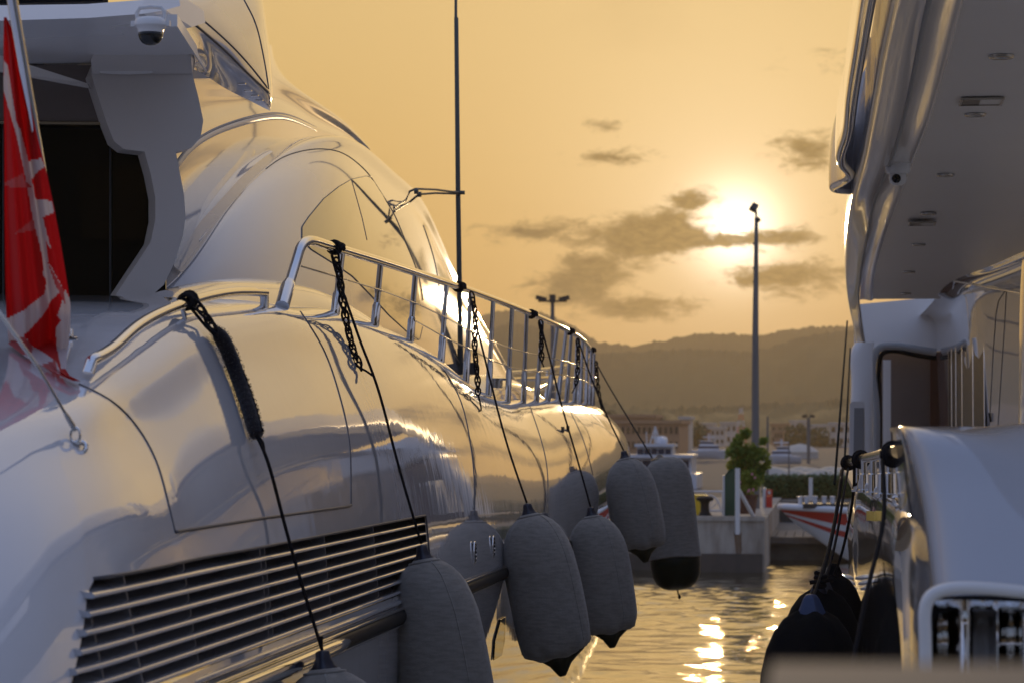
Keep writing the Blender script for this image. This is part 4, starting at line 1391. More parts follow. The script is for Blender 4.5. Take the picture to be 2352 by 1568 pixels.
for (px, py) in ((2300, 127), (2240, 261), (2172, 400), (2133, 489), (2110, 560), (2088, 623), (2080, 673)):
    Y = 13.5
    for _ in range(6):
        p = at(px, py, Z=ceil_z(Y))
        Y = p.y
    p.z -= .002
    lt = MB().lathe([(.062, 0), (.060, -.012), (.052, -.016), (.040, -.012), (.038, -.004)], p, (0, 0, 1), 26).build('downlight', M['lamp_ring'], y2, smooth=50)
    MB().lathe([(.037, -.005), (.02, -.006), (.001, -.006)], p, (0, 0, 1), 18).build('bulb_glass', M['shade'], lt, smooth=180)
for (px, py, w_, l_) in ((2254, 232, .22, .30), (2118, 513, .20, .30)):
    p = at(px, py, Z=ceil_z(16.5 if px > 2200 else 23.6))
    mb = MB()
    for s in (-1, 1):
        mb.box(p + Vector((s * w_ / 2, 0, -.006)), (.012, l_, .012))
        mb.box(p + Vector((0, s * (l_ / 2 - .006), -.006)), (w_ - .014, .012, .011))
    h = mb.build('ceiling_hatch', M['lamp_ring'], y2, smooth=0)
    MB().box(p + Vector((w_ * .22, 0, -.003)), (w_ * .5, l_ - .03, .004)).build('hatch_glass', M['white_paint'], h, smooth=0)
    MB().box(p + Vector((-w_ * .25, 0, -.003)), (w_ * .42, l_ - .03, .004)).build('hatch_pane', M['brown'], h, smooth=0)

# --- house side along the deck, with a cove under the ceiling
WX = lambda Y: 1.42 + .12 * (30 - Y) if Y < 30 else 1.42 - .008 * (Y - 30)
Yw = [20, 22, 24, 26, 28, 29.5, 31, 33, 36.6]
g = []
for Y in Yw:
    x, zc = WX(Y), ceil_z(Y)
    g.append([Vector((x - .20, Y, zc - .002)), Vector((x - .12, Y, zc - .012)), Vector((x - .05, Y, zc - .045)), Vector((x - .01, Y, zc - .10)), Vector((x, Y, zc - .16)), Vector((x + .03, Y, zc - .8)), Vector((x + .06, Y, zc - 1.6)), Vector((x + .08, Y, 2.4))])
wall = MB().grid(surface(g, 6, 5)).build('house_side', M['gelcoat'], y2, smooth=180)
wall_bvh = bvh_of(wall)
MB().tube(drape(wall_bvh, [(2352, 378), (2310, 412), (2270, 455), (2240, 505), (2216, 565), (2200, 620), (2190, 660)], 40, .012), .012, 8).build('cove_bead', M['chrome'], y2, smooth=180)
for (x0, x1, yt) in ((2238, 2262, 592), (2212, 2236, 625), (2198, 2211, 668), (2188, 2197, 700), (2180, 2187, 735)):
    h0, h1 = hit(wall_bvh, x0, 860, .004), hit(wall_bvh, x1, 860, .004)
    zt = at((x0 + x1) / 2, yt, Y=(h0.y + h1.y) / 2).z
    pts = [Vector((h0.x, h0.y, zt - .16)), h0.lerp(h1, .3), h0.lerp(h1, .7), Vector((h1.x, h1.y, zt - .01))]
    pts[1].z, pts[2].z = zt - .05, zt
    poly = [Vector((h1.x, h1.y, 2.7))] + pts[::-1] + [Vector((h0.x, h0.y, 2.7))]
    wd = MB().prism(poly, (-.006, 0, 0)).build('side_window', M['dark_pane'], y2, smooth=0)
    MB().tube([poly[-1]] + pts + [poly[0]], .008, 8).build('window_frame', M['chrome'], wd, smooth=60)
# tall hatch outlined in the paint, and its little handle
MB().tube(drape(wall_bvh, [(2272, 985), (2282, 800), (2288, 720), (2294, 690), (2312, 664), (2308, 740), (2300, 860), (2292, 985)], 80, .002, smooth=False), .004, 6).build('locker_seam', M['seam'], y2, smooth=180)
hp = hit(wall_bvh, 2277, 968, .01)
MB().tube([hp, hp + Vector((-.01, 0, .09))], .012, 8).build('locker_handle', M['dark_metal'], y2, smooth=60)
# flared end of the house side nearest the camera
fl = [(2338, 990, 19.6), (2340, 900, 19.6), (2341, 780, 19.6), (2343, 680, 19.6), (2346, 620, 19.6), (2348, 590, 19.6)]
g = [[at(x, y, Y=Y), at(x + 14 + (y - 590) * .02, y + 26, Y=Y - .25), at(x + 60 + (y - 590) * .1, y + 60, Y=Y - .5)] for x, y, Y in fl]
MB().grid(surface(g, 4, 4)).build('house_wing', M['gelcoat_fine'], y2, smooth=180)

# --- forward bulkhead across the side deck, with its doorway
BY = 36.4
slab2 = lambda name, pts, off, m, par=y2: MB().prism(pts, off).build(name, m, par, smooth=0)
slab2('deck_bulkhead', [at(1962, 700, Y=BY), at(2220, 676, Y=BY), at(2220, 806, Y=BY), at(2030, 806, Y=BY), at(1962, 800, Y=BY)], (0, .05, 0), M['white_paint'])
ins = [at(2024, 800, Y=BY + .3), at(2140, 806, Y=BY + .3), at(2140, 1080, Y=BY + .3), at(2024, 1080, Y=BY + .3)]
slab2('doorway', ins, (0, .05, 0), M['brown'])
slab2('wood_door', [at(2136, 808, Y=BY + .1), at(2200, 806, Y=BY + .1), at(2200, 1080, Y=BY + .1), at(2136, 1080, Y=BY + .1)], (0, .05, 0), M['wood'])
slab2('door_handle', [at(2168, 900, Y=BY + .02), at(2173, 900, Y=BY + .02), at(2173, 940, Y=BY + .02), at(2168, 940, Y=BY + .02)], (0, .06, 0), M['black'])
MB().tube(curve([at(2020, 1080, Y=BY - .3), at(2019, 900, Y=BY - .3), at(2020, 830, Y=BY - .3), at(2026, 812, Y=BY - .3), at(2040, 806, Y=BY - .3), at(2090, 812, Y=BY - .28), at(2150, 822, Y=BY - .25)], 40), .030, 10).build('door_gasket', M['black'], y2, smooth=60)
MB().tube(curve([at(2010, 1080, Y=BY - .5), at(2009, 900, Y=BY - .5), at(2009, 815, Y=BY - .5), at(2018, 800, Y=BY - .5), at(2040, 794, Y=BY - .5), at(2100, 800, Y=BY - .48), at(2150, 808, Y=BY - .45)], 40), .045, 10).build('door_frame', M['boat_grey'], y2, smooth=60)
slab2('door_leaf', [at(2028, 826, Y=BY - .1), at(2046, 826, Y=BY - .1), at(2046, 1080, Y=BY - .1), at(2028, 1080, Y=BY - .1)], (0, .05, 0), M['white_paint'])
# rounded white wing post that carries the fascia down
g = []
for (y, a, b) in ((786, 1966, 2006), (800, 1958, 2004), (850, 1956, 2003), (930, 1955, 2003), (1000, 1954, 2003), (1090, 1953, 2003)):
    l, r = at(a, y, Y=34.0), at(b, y, Y=34.0)
    w_ = r.x - l.x
    g.append([l + Vector((.03, 1.2, 0)), l + Vector((0, .2, 0)), l + Vector((.015, .03, 0)), l + Vector((.06, 0, 0)), r + Vector((-.06, 0, 0)), r + Vector((-.02, .02, 0)), r + Vector((0, .2, 0))])
MB().grid(surface(g, 5, 4)).build('wing_post', M['white_paint'], y2, smooth=180)
bx = [(1952, 926), (1958, 921), (1984, 921), (1986, 930), (1986, 1060), (1950, 1060)]
b_ = slab2('deck_box', [at(x, y, Y=31.0) for x, y in bx], (0, .4, 0), M['white_paint'])
slab2('box_panel', [at(1962, 936, Y=30.99), at(1984, 936, Y=30.99), at(1984, 1060, Y=30.99), at(1960, 1060, Y=30.99)], (0, -.01, 0), M['boat_grey'], b_)
# deck
MB().box((.95, 24, 2.78), (1.5, 26, .04)).build('side_deck', M['deck_teak'], y2, smooth=0)

# --- small camera under the fascia
cc = at(2062, 400, Y=19.0)
cb = MB().lathe([(.075, .09), (.085, .07), (.082, .02), (.072, 0)], cc, (0, 0, 1), 20).build('deck_camera', M['white_paint'], y2, smooth=50)
MB().lathe([(.001, -.062), (.03, -.058), (.052, -.04), (.06, -.01), (.055, .02), (.04, .04)], cc + Vector((0, -.01, -.02)), (0, 0, 1), 20).build('camera_ball', M['white_paint'], cb, smooth=180)
MB().lathe([(.001, .058), (.024, .057), (.030, .054), (.032, .03)], cc + Vector((-.005, -.012, -.03)), Vector((-.12, -1, -.12)), 18).build('lens', M['glass'], cb, smooth=50)

# --- hull side
HX2 = lambda Y: .2 if Y > 9 else .2 + .0 * (9 - Y)
g = []
for Y, xo, zc in ((8.0, .20, 2.99), (8.5, .20, 3.0), (9.2, .20, 3.0), (11, .195, 3.0), (13.5, .19, 2.99), (16.0, .185, 2.97), (17.5, .18, 2.86), (18.6, .175, 2.68), (20, .17, 2.62), (24, .17, 2.60), (30, .25, 2.6), (36, .5, 2.62), (42, 1.2, 2.65), (48, 2.4, 2.68), (52, 3.6, 2.7)):
    g.append([Vector((xo + .30, Y, zc - .06)), Vector((xo + .16, Y, zc + .0)), Vector((xo + .06, Y, zc + .002)), Vector((xo + .012, Y, zc - .025)), Vector((xo - .012, Y, zc - .09)), Vector((xo + .0, Y, zc - .35)),
              Vector((xo + .0, Y, 2.0)), Vector((xo + .05, Y, 1.3)), Vector((xo + .16, Y, .6)), Vector((xo + .36, Y, -.3))])
h2 = MB().grid(surface(g, 6, 5)).build('hull', M['gelcoat'], y2, smooth=180)
h2_bvh = bvh_of(h2)
# amber reflectors let into the topside
for (a, b) in ((1993, 2012), (2014, 2030)):
    pts = [hit(h2_bvh, a, 1172, .003), hit(h2_bvh, b, 1172 + (b - a) * .1, .003), hit(h2_bvh, b, 1196, .003), hit(h2_bvh, a, 1194, .003)]
    MB().prism(pts, (-.003, 0, 0)).build('amber_plate', M['yellow'], y2, smooth=0)
# rail on the bulwark with its short posts and sockets
rl = [at(2062, 1036, Y=8.6), at(2040, 1040, Y=9.5), at(2010, 1047, Y=11.0), at(1985, 1052, Y=12.6), at(1965, 1057, Y=14.2), at(1950, 1062, Y=16.0)]
r2 = MB().tube(curve(rl, 30), .020, 14).build('bulwark_rail', M['chrome'], y2, smooth=60)
for (px, yb, Y) in ((2046, 1142, 9.3), (2028, 1140, 10.0), (2006, 1136, 11.2), (1985, 1130, 12.4), (1970, 1128, 13.8)):
    b = at(px, yb, Y=Y)
    t = Vector((b.x, b.y, lerp1([8.6, 16], [rl[0].z, rl[-1].z], Y)))
    ps = MB().tube([b, t], .0135, 12).build('rail_post', M['chrome'], r2, smooth=60)
    MB().tube([b, b + Vector((0, 0, .012)), b + Vector((0, 0, .014)), b.lerp(t, .55), b.lerp(t, .57)], [.030, .030, .021, .019, .0145], 14).build('post_socket', M['chrome'], ps, smooth=40)
for i, (py, Y) in enumerate(((1330, 19.0), (1342, 18.2), (1354, 17.4))):
    b = at(1944 + 2.5 * i, py, Y=Y)
    MB().lathe([(.05, 0), (.05, .015), (.03, .03), (.01, .035)], b, (0, 0, 1), 14).build('deck_stud', M['chrome'], y2, smooth=50)
# small chain plate on the side
c = hit(h2_bvh, 1972, 1405, .01)
MB().tube([c, c + Vector((-.05, -.2, .03)), c + Vector((-.07, -.5, .06))], .012, 8).build('fairing_hook', M['chrome'], y2, smooth=60)

# --- quarter bulwark nearest the camera: crowned top, rounded outer corner, aft face
ROWS = [(979, 2068, .60, 0), (984, 2068, .22, 10), (1002, 2074, .05, 62), (1073, 2092, .0, 40), (1165, 2114, -.07, 20), (1260, 2126, -.14, 8), (1345, 2134, -.20, 0), (1450, 2141, -.27, 0), (1640, 2152, -.38, 0)]
rowsq = []
for (y, px, dY, drop) in ROWS:
    def q(dx, dep, k):
        return at(px + dx, y + drop * min(1.6, (max(dx, 0) / 285) ** 1.6), Y=7.62 + dY + dep)
    r_ = [q(0, .0, 0), q(4, -.06, 0), q(11, -.13, 0), q(34, -.20, 0), q(100, -.26, 0), q(190, -.28, 0), q(300, -.29, 0), q(520, -.30, 0)]
    e0 = r_[0]
    rowsq.append([Vector((e0.x * .3 + .205 * .7, e0.y + 1.3, e0.z)), Vector((e0.x * .8 + .205 * .2 - .002, e0.y + .25, e0.z))] + r_)
MB().grid(surface(rowsq, 8, 7)).build('quarter_bulwark', M['gelcoat_fine'], y2, smooth=180)

# --- mooring port: white rim and polished roller box under the quarter
rim_pts = [(2124, 1640), (2124, 1440), (2126, 1392), (2136, 1370), (2160, 1356), (2200, 1349), (2260, 1350), (2330, 1356), (2420, 1366)]
port = MB().tube(curve([at(x, y, Y=6.72) for x, y in rim_pts], 60), .0155, 12).build('mooring_port_rim', M['white_paint'], y2, smooth=180)
g = []
rf = random.Random(6)
offs = [.02, .20, .03, .0, .22, .05, .16, .0, .24, .04, .18]
for t in np.linspace(0, 1, 43):                # deeply fluted polished liner
    px = 2131 + 320 * t
    fl_ = lerp1(list(range(11)), offs, t * 10) + .006 * math.sin(t * 70)
    g.append([at(px, 1374 + 10 * t, Y=6.75), at(px, 1398 + 8 * t, Y=6.80), at(px, 1420 + 8 * t, Y=6.90 + fl_ * .9), at(px, 1480, Y=6.88 + fl_ * 1.15), at(px, 1560, Y=6.84 + fl_ * .8), at(px, 1640, Y=6.80 + fl_ * .4)])
MB().grid(surface(g, 3, 5)).build('port_liner', M['chrome'], y2, smooth=180)
MB().tube(curve([at(2128, 1470, Y=6.78), at(2130, 1420, Y=6.79), at(2142, 1396, Y=6.80), at(2180, 1384, Y=6.80), at(2260, 1382, Y=6.80), at(2430, 1398, Y=6.80)], 40), .017, 10).build('liner_lip', M['black'], y2, smooth=180)

# --- black fenders between the two yachts and their ropes
def black_fender(label, eye, rad, length, cap):
    root = thing('fender', label, 'fender', eye, group='black fenders of the right-hand yacht')
    k = rad
    rnd_ = random.Random(int(eye.y * 10))
    ph = rnd_.uniform(0, 6)
    prof = [(.10 * k, 0), (.30 * k, -.012), (.52 * k, -.04), (.70 * k, -.09), (.84 * k, -.16), (.94 * k, -.26), (.99 * k, -.38), (1.0 * k, -.55), (1.0 * k, -.8), (.97 * k, -length + .2), (.8 * k, -length + .07), (.3 * k, -length)]
    MB().lathe(prof, eye, (0, 0, 1), 40, fn=lambda r, h, a: (r * (1 + .012 * math.sin(3 * a + ph) + .006 * math.sin(8 * a + h * 20)), h + .008 * math.sin(4 * a + ph))).build('cover', M['fender_black'], root, smooth=180)
    MB().lathe([(.055, -.02), (.048, .0), (.030, .045), (.020, .06), (.004, .064)], eye, (0, 0, 1), 16, fn=lambda r, h, a: (r * (1 + .15 * math.cos(5 * a)), h)).build('top_cap', cap, root, smooth=60)
    return root


BF = [('round shouldered black fender with a blue top cap, nearest in the gap', at(1862, 1400, Y=11.4), .212, 1.25, M['blue_cap']),
      ('black fender behind the blue-capped one, its cap tied with doubled ropes', at(1886, 1352, Y=13.6), .205, 1.2, M['fender_cap']),
      ('farthest black fender pressed against the white hull side', at(1914, 1318, Y=16.4), .19, 1.2, M['fender_black'])]
for lab, e, r, l, c in BF:
    black_fender(lab, e, r, l, c)


def plain_rope(label, knot, pts, r=.0085, wrap=None, group='ropes on the right-hand yacht'):
    root = thing('mooring_rope', label, 'rope', pts[0], group=group)
    MB().tube(curve(pts, 24) if len(pts) > 2 else pts, r, 8).build('line', M['rope'], root, smooth=180)
    if knot is not None:
        MB().tube(coil(knot, (-.12, 1, 0), .026, .009, 3.0), .011, 8).tube(coil(Vector(knot) + Vector((0, .02, 0)), (-.3, 1, .2), .034, .01, 1.4), .011, 8).build('knot', M['rope'], root, smooth=180)
    return root


k1, k2, k3 = at(1948, 1062, Y=16.0), at(1977, 1054, Y=13.2), at(2052, 1042, Y=9.1)
plain_rope('thick black rope from the end of the bulwark rail to the fender behind', k1, [k1 + Vector((-.03, 0, -.03)), at(1925, 1160, Y=14.8), at(1898, 1290, Y=13.9), at(1884, 1340, Y=13.6)], .0075)
plain_rope('black rope running beside the doubled one to the same fender', None, [k1 + Vector((.0, -.02, -.03)), at(1932, 1170, Y=14.6), at(1908, 1290, Y=13.8), at(1892, 1345, Y=13.5)], .0068)
plain_rope('black rope from the middle of the bulwark rail to the farthest black fender', k2, [k2 + Vector((-.03, 0, -.03)), at(1958, 1150, Y=14.2), at(1936, 1260, Y=15.2), at(1916, 1318, Y=16.3)], .0075)
plain_rope('near black rope slanting down the white hull side from the bulwark rail', k3, [k3 + Vector((-.035, 0, -.02)), at(2030, 1180, Y=8.7), at(1998, 1330, Y=8.2), at(1960, 1520, Y=7.8), at(1945, 1600, Y=7.7)], .0068)
plain_rope('slim black rope falling to the blue-capped fender', None, [k1 + Vector((-.04, -.05, -.04)), at(1915, 1200, Y=13.6), at(1878, 1340, Y=11.9), at(1858, 1396, Y=11.4)], .006)
e = at(1884, 1332, Y=13.5)
MB().tube(coil(e, (.1, 0, 1), .022, .011, 3), .012, 8).tube([e + Vector((-.05, -.01, -.01)), e + Vector((.06, -.01, .005))], .010, 8).build('hitch', M['rope'], bpy.data.objects['mooring_rope'], smooth=180)
# slim dark lines dropping past the side wing
for lab, a, b in (('slim dark green line dropping past the side wing into the gap', at(1946, 738, Y=33), at(1917, 1110, Y=22)), ('slim dark line close against the white wing post', at(1953, 800, Y=33), at(1940, 1060, Y=26))):
    root = thing('mooring_rope', lab, 'rope', b, group='ropes on the right-hand yacht')
    MB().tube([a, b], .011, 6).build('line', M['rope_green'], root, smooth=180)


# ================================================================== WATER, LAND, HILLS
def nonuni(lo, a, b, hi, step, far):
    """grid lines: fine between a and b, coarse outside"""
    mid = list(np.arange(a, b + 1e-6, step))
    out, d, x = [], step, b
    while x < hi:
        d *= 1.6
        x = min(x + d, hi)
        out.append(x)
    inn, d, x = [], step, a
    while x > lo:
        d *= 1.6
        x = max(x - d, lo)
        inn.append(x)
    return inn[::-1] + mid + out


wx = nonuni(-3300, -6.5, 1.6, 3300, .075, 0)
wy = nonuni(-3300, 14, 70, 3300, .085, 0)
rw = np.random.RandomState(3)
comps = []
for i in range(46):
    lam = .28 * (1.06 ** i) if i < 34 else .35 + rw.rand() * 1.0
    th = rw.normal(1.5, .8)
    comps.append((2 * math.pi / lam * math.cos(th), 2 * math.pi / lam * math.sin(th), rw.rand() * 6.28, .0052 * lam ** .9 * rw.uniform(.5, 1.2)))
X, Yg = np.meshgrid(np.array(wx), np.array(wy), indexing='ij')
Z = np.zeros_like(X)
for kx, ky, ph, a in comps:
    Z += a * np.sin(kx * X + ky * Yg + ph)
fade = np.clip((90 - Yg) / 10, 0, 1) * np.clip((Yg - 6) / 2, 0, 1) * np.clip((14 - np.abs(X - 2)) / 4, 0, 1)
Z = Z * fade
patchy = .75 + .5 * np.sin(X * .33 + Yg * .11 + 1) * np.sin(Yg * .17 - X * .21)
Z *= patchy
wv = np.stack([X, Yg, Z], -1).reshape(-1, 3)
nx_, ny_ = len(wx), len(wy)
ii = np.arange((nx_ - 1) * (ny_ - 1))
q0 = (ii // (ny_ - 1)) * ny_ + ii % (ny_ - 1)
wf = np.stack([q0, q0 + ny_, q0 + ny_ + 1, q0 + 1], -1)
me = bpy.data.meshes.new('water')
me.from_pydata(wv.tolist(), [], wf.tolist())
me.polygons.foreach_set('use_smooth', [True] * len(me.polygons))
mw = mat('harbour_water', (.03, .034, .024), .05, ior=1.4, bump=[((6.0, 11.0, 1.0), .45, 4.0, .012)])
wt_ = mw.node_tree
gl_ = wt_.nodes.new('ShaderNodeBsdfGlossy')  # extra warm gloss mixed in to brighten the sky reflection past plain water
gl_.inputs['Color'].default_value = (.90, .84, .70, 1)
gl_.inputs['Roughness'].default_value = .05
wt_.links.new(wt_.nodes['Principled BSDF'].inputs['Normal'].links[0].from_socket, gl_.inputs['Normal'])
mx_ = wt_.nodes.new('ShaderNodeMixShader')
mx_.inputs[0].default_value = .6
wt_.links.new(wt_.nodes['Principled BSDF'].outputs[0], mx_.inputs[1])
wt_.links.new(gl_.outputs[0], mx_.inputs[2])
wt_.links.new(mx_.outputs[0], wt_.nodes['Material Output'].inputs[0])
me.materials.append(mw)
water = link(bpy.data.objects.new('water', me))
water['kind'] = 'structure'

# land behind the quay wall
QY0 = 67.2
QZ = at(1700, 1193, Y=QY0).z


def flat(name, x0, x1, y0, y1, z, m, deep=1.6):
    return structure(MB().box(((x0 + x1) / 2, (y0 + y1) / 2, z - deep / 2), (x1 - x0, y1 - y0, deep)).build(name, m, smooth=0))


xq1 = at(1756, 1195, Y=QY0).x                  # right-hand end of the quay wall
xj0 = at(1762, 1240, Y=76).x
quay = flat('quay_wall', -900, xq1, QY0, 92, QZ, M['concrete'], QZ + 1.2)
MB().box(((-900 + xq1) / 2, QY0 + .25, QZ + .03), (900 + xq1 + .02, .62, .10)).build('quay_coping', M['concrete'], quay, smooth=0)
MB().box(((-900 + xq1) / 2, QY0 - .03, .18), (900 + xq1 - .1, .08, .50)).build('quay_tide_band', M['concrete_dark'], quay, smooth=0)
land = flat('quay_apron', -1500, 1500, 88, 1500, QZ - .05, M['asphalt'], 2.2)
low_y = 74.0
zj = at(1830, 1236, Y=low_y).z
jet = flat('jetty', xj0, 60, low_y, 88.5, zj, M['stone'], zj + 1.0)
MB().box(((xj0 + 60) / 2, low_y - .15, zj - .03), (60 - xj0 + .2, .5, .16)).build('jetty_edge', M['stone'], jet, smooth=0)
rnd = random.Random(2)
x = xj0 - .2
for k in range(26):                            # boards of the landing, worn and a little uneven
    wdt = .21
    MB().box((x + k * (wdt + .025) + wdt / 2, low_y + 2.4, zj + .03 + rnd.uniform(-.006, .006)), (wdt, 4.9, .05)).build('board', M['plank'], jet, smooth=0)


# --- hills: three wooded ridges drawn from their profile in the photograph and carried on either side
def ridge(name, prof, dist, seed, depth, rough, extra):
    """prof: [(px, py)] skyline; outside it the ridge goes on with gentle noise"""
    rs = np.random.RandomState(seed)
    px = np.arange(-9500, 12500, 5.0)
    xs = [p[0] for p in prof]
    ysk = [p[1] for p in prof]
    base = np.interp(px, xs, ysk)
    wig = np.zeros_like(px)
    for lam, a in ((2600, 60), (1500, 40), (800, 22), (420, 10)):
        wig += a * np.sin(px * 2 * math.pi / lam + rs.rand() * 6.28)
    out = np.clip(np.maximum(xs[0] - px, px - xs[-1]) / 500, 0, 1)
    py = base + out * wig * extra
    tree = rs.rand(len(px))
    tree = np.convolve(tree, [.25, .5, .25], 'same')
    py = np.minimum(py, 985)
    tip = rough * tree + rough * .8 * (rs.rand(len(px)) ** 3)
    rows = [0, .12, .28, .46, .64, .8, .92, 1.0]
    jits = rs.rand(len(px), len(rows)) - .5
    for _ in range(6):
        jits = (jits + np.roll(jits, 1, 0) + np.roll(jits, -1, 0)) / 3 * 1.25
    V, Fc = [], []
    rows = [0, .12, .28, .46, .64, .8, .92, 1.0]
    nR = len(rows) + 2
    for i in range(len(px)):
        az = (px[i] - 1900) / F_PX
        top = (1000 - py[i]) / F_PX * dist + EYE.z
        jit = jits[i]
        crest = tip[i] / F_PX * dist
        for j, r in enumerate(rows):
            dd = dist - depth * (1 - r)
            z = (top - 1.0) * r ** .8 + 1.0 + jit[j] * (2.2 if 0 < j < len(rows) - 1 else 0) * dist / 2000
            z = max(z, .8) + (crest if j == len(rows) - 1 else crest * .35 * (j == len(rows) - 2))
            V.append((dd * math.tan(az) if abs(az) < 1.2 else dd * math.sin(az) * 1.0, dd, z))
        V.append((V[-1][0] * 1.02, dist + depth * .25, top * .8))
        V.append((V[-2][0] * 1.05, dist + depth * .6, .5))
    for i in range(len(px) - 1):
        for j in range(nR - 1):
            a = i * nR + j
            Fc.append((a, a + nR, a + nR + 1, a + 1))
    me_ = bpy.data.meshes.new(name)
    me_.from_pydata(V, [], Fc)
    me_.materials.append(M['hill'])
    return structure(link(bpy.data.objects.new(name, me_)))


AZL = lambda a: a
ridge('hills', [(1000, 760), (1080, 735), (1140, 718), (1200, 712), (1260, 724), (1320, 752), (1380, 790), (1450, 798), (1530, 785), (1600, 772), (1680, 770), (1740, 776), (1800, 765), (1860, 757), (1950, 755), (2100, 752), (2300, 775), (2600, 790)], 2300, 5, 500, 7, .3)
ridge('hills', [(1000, 790), (1180, 745), (1280, 762), (1380, 815), (1460, 812), (1560, 806), (1640, 808), (1720, 812), (1800, 795), (1860, 776), (1940, 764), (2040, 768), (2250, 800), (2600, 830)], 1650, 8, 420, 7, .4)
ridge('hills', [(1000, 900), (1250, 910), (1400, 935), (1500, 945), (1650, 942), (1800, 936), (1950, 925), (2300, 930), (2600, 925)], 900, 12, 200, 14, .5)

# --- far trees with their own crowns along the shore behind the harbour
def leafy(mb, c, rx, rz, n, size, rnd, shape=1.0):
    """leaf-sized faces scattered through an uneven crown"""
    lobes = [(Vector((rnd.uniform(-.55, .55) * rx, rnd.uniform(-.5, .5) * rx, rnd.uniform(-.6, .6) * rz)), rnd.uniform(.35, .7)) for _ in range(9)]
    for i in range(n):
        lc, lr = rnd.choice(lobes)
        d = Vector((rnd.gauss(0, 1), rnd.gauss(0, 1), rnd.gauss(0, 1))).normalized() * (rnd.random() ** .45) * lr
        p = Vector(c) + lc + Vector((d.x * rx, d.y * rx, d.z * rz))
        p.z = max(p.z, 1.35 + rnd.random() * .4)
        u = Vector((rnd.gauss(0, 1), rnd.gauss(0, 1), rnd.gauss(0, .7))).normalized()
        v = u.orthogonal().normalized()
        s = size * rnd.uniform(.6, 1.4)
        mb.add([p - u * s, p + v * s * .5, p + u * s, p - v * s * .5], [(0, 1, 2, 3)])
    return mb


def palm(label, px, top, bot, Y, seed, group='palms on the far shore'):
    rnd = random.Random(seed)
    b, t = at(px, bot, Y=Y), at(px, top, Y=Y)
    root = thing('palm_tree', label, 'tree', b, group=group)
    h = t.z - b.z
    MB().tube([b, b.lerp(t, .5) + Vector((h * .02, 0, 0)), t], [h * .035, h * .028, h * .025], 7).build('trunk', M['bark'], root, smooth=60)
    mb = MB()
    for k in range(17):
        a = 2 * math.pi * k / 17 + rnd.uniform(-.2, .2)
        up = rnd.uniform(-.2, 1.0)
        L = h * .42
        d = Vector((math.cos(a), math.sin(a), 0))
        pr = None
        for q in range(6):
            f = q / 5
            p = t + d * L * f + Vector((0, 0, L * (up * f - 1.15 * f * f)))
            w_ = d.cross(Vector((0, 0, 1))) * L * .10 * (1 - f * .8)
            if pr is not None:
                mb.add([pr[0], p - w_, p + w_ + Vector((0, 0, -.02 * L)), pr[1]], [(0, 1, 2, 3)])
            pr = (p - w_, p + w_)
    mb.build('crown', M['tree_far'], root, smooth=0)


palm('palm with a ragged crown above the ochre building, leftmost of the three', 1468, 952, 1008, 420, 1)
palm('palm whose crown breaks the hillside over the middle of the ochre building', 1517, 955, 1010, 430, 2)
palm('palm at the far end of the ochre building', 1398, 945, 1008, 440, 3)
TREES = [('round dark tree on the hazy shore seen through the guard rail', 1290, 985, 500, 9), ('low bushy tree in the haze just above the outermost fender', 1590, 985, 520, 6),
         ('hazy tree behind the dome of the storage tank', 1830, 990, 540, 6), ('hazy tree by the double headed street lamp', 1885, 997, 520, 6)]
for i, (lab, px, py, Y, s) in enumerate(TREES):
    c = at(px, py, Y=Y)
    rnd = random.Random(40 + i)
    root = thing('shore_tree', lab, 'tree', Vector((c.x, c.y, QZ)), group='trees on the hazy far shore')
    leafy(MB(), (c.x, c.y, c.z - s * .2), s * .6, s * .5, 500, .5, rnd).build('crown', M['tree_far'], root, smooth=0)
    MB().tube([Vector((c.x, c.y, QZ - .1)), Vector((c.x, c.y, c.z - s * .2))], s * .05, 6).build('trunk', M['bark'], root, smooth=60)
# the wood that carries on along the shore (mirrored in the hull)
mb = MB()
rnd = random.Random(99)
for k in range(46):
    px = 2150 + 55 * k + rnd.uniform(-20, 20)
    Y = rnd.uniform(240, 380)
    c = at(px, rnd.uniform(960, 985), Y=Y)
    s_ = rnd.uniform(6, 10)
    leafy(mb, (c.x, c.y, c.z - s_ * .3), s_ * .6, s_ * .6, 160, .8, rnd)
    mb.tube([Vector((c.x, c.y, QZ - .1)), Vector((c.x, c.y, c.z))], .25, 5)
wood = mb.build('shore_wood', M['tree_far'], smooth=0)
wood['kind'] = 'stuff'


# ================================================================== HARBOUR FURNITURE
def post_tube(pts, r, m, name, parent, seg=12):
    return MB().tube(pts, r, seg).build(name, m, parent, smooth=50)


# tall lamp pole in front of the sun
PY_ = 78.0
pb_ = at(1735, 1190, Y=PY_)
pb_.z = QZ - .05
pt_ = at(1737, 500, Y=PY_)
root = thing('lamp_pole', 'tall tapering lamp pole standing in front of the sun, tilted floodlight on top', 'lamp', pb_)
mid = at(1735, 760, Y=PY_)
post_tube([pb_, at(1735, 1000, Y=PY_), mid, at(1737, 560, Y=PY_), pt_], [.125, .11, .085, .058, .05], M['pole'], 'pole', root)
post_tube([pt_, at(1736, 484, Y=PY_)], .03, M['dark_metal'], 'spigot', root)
hb = at(1732, 477, Y=PY_)
rot = Matrix.Rotation(R(28), 3, 'Y') @ Matrix.Rotation(R(-35), 3, 'X')
MB().box(hb, (.20, .14, .22), rot, taper=.85).build('floodlight', M['dark_metal'], root, smooth=0)
MB().box(at(1742, 505, Y=PY_), (.10, .12, .12), Matrix.Rotation(R(-35), 3, 'Y')).build('spotlight', M['dark_metal'], root, smooth=0)
for y in (560, 616, 648, 735, 820):
    p = at(1731, y, Y=PY_)
    MB().box(p, (.04, .06, .06)).build('rung_bracket', M['dark_metal'], root, smooth=0)

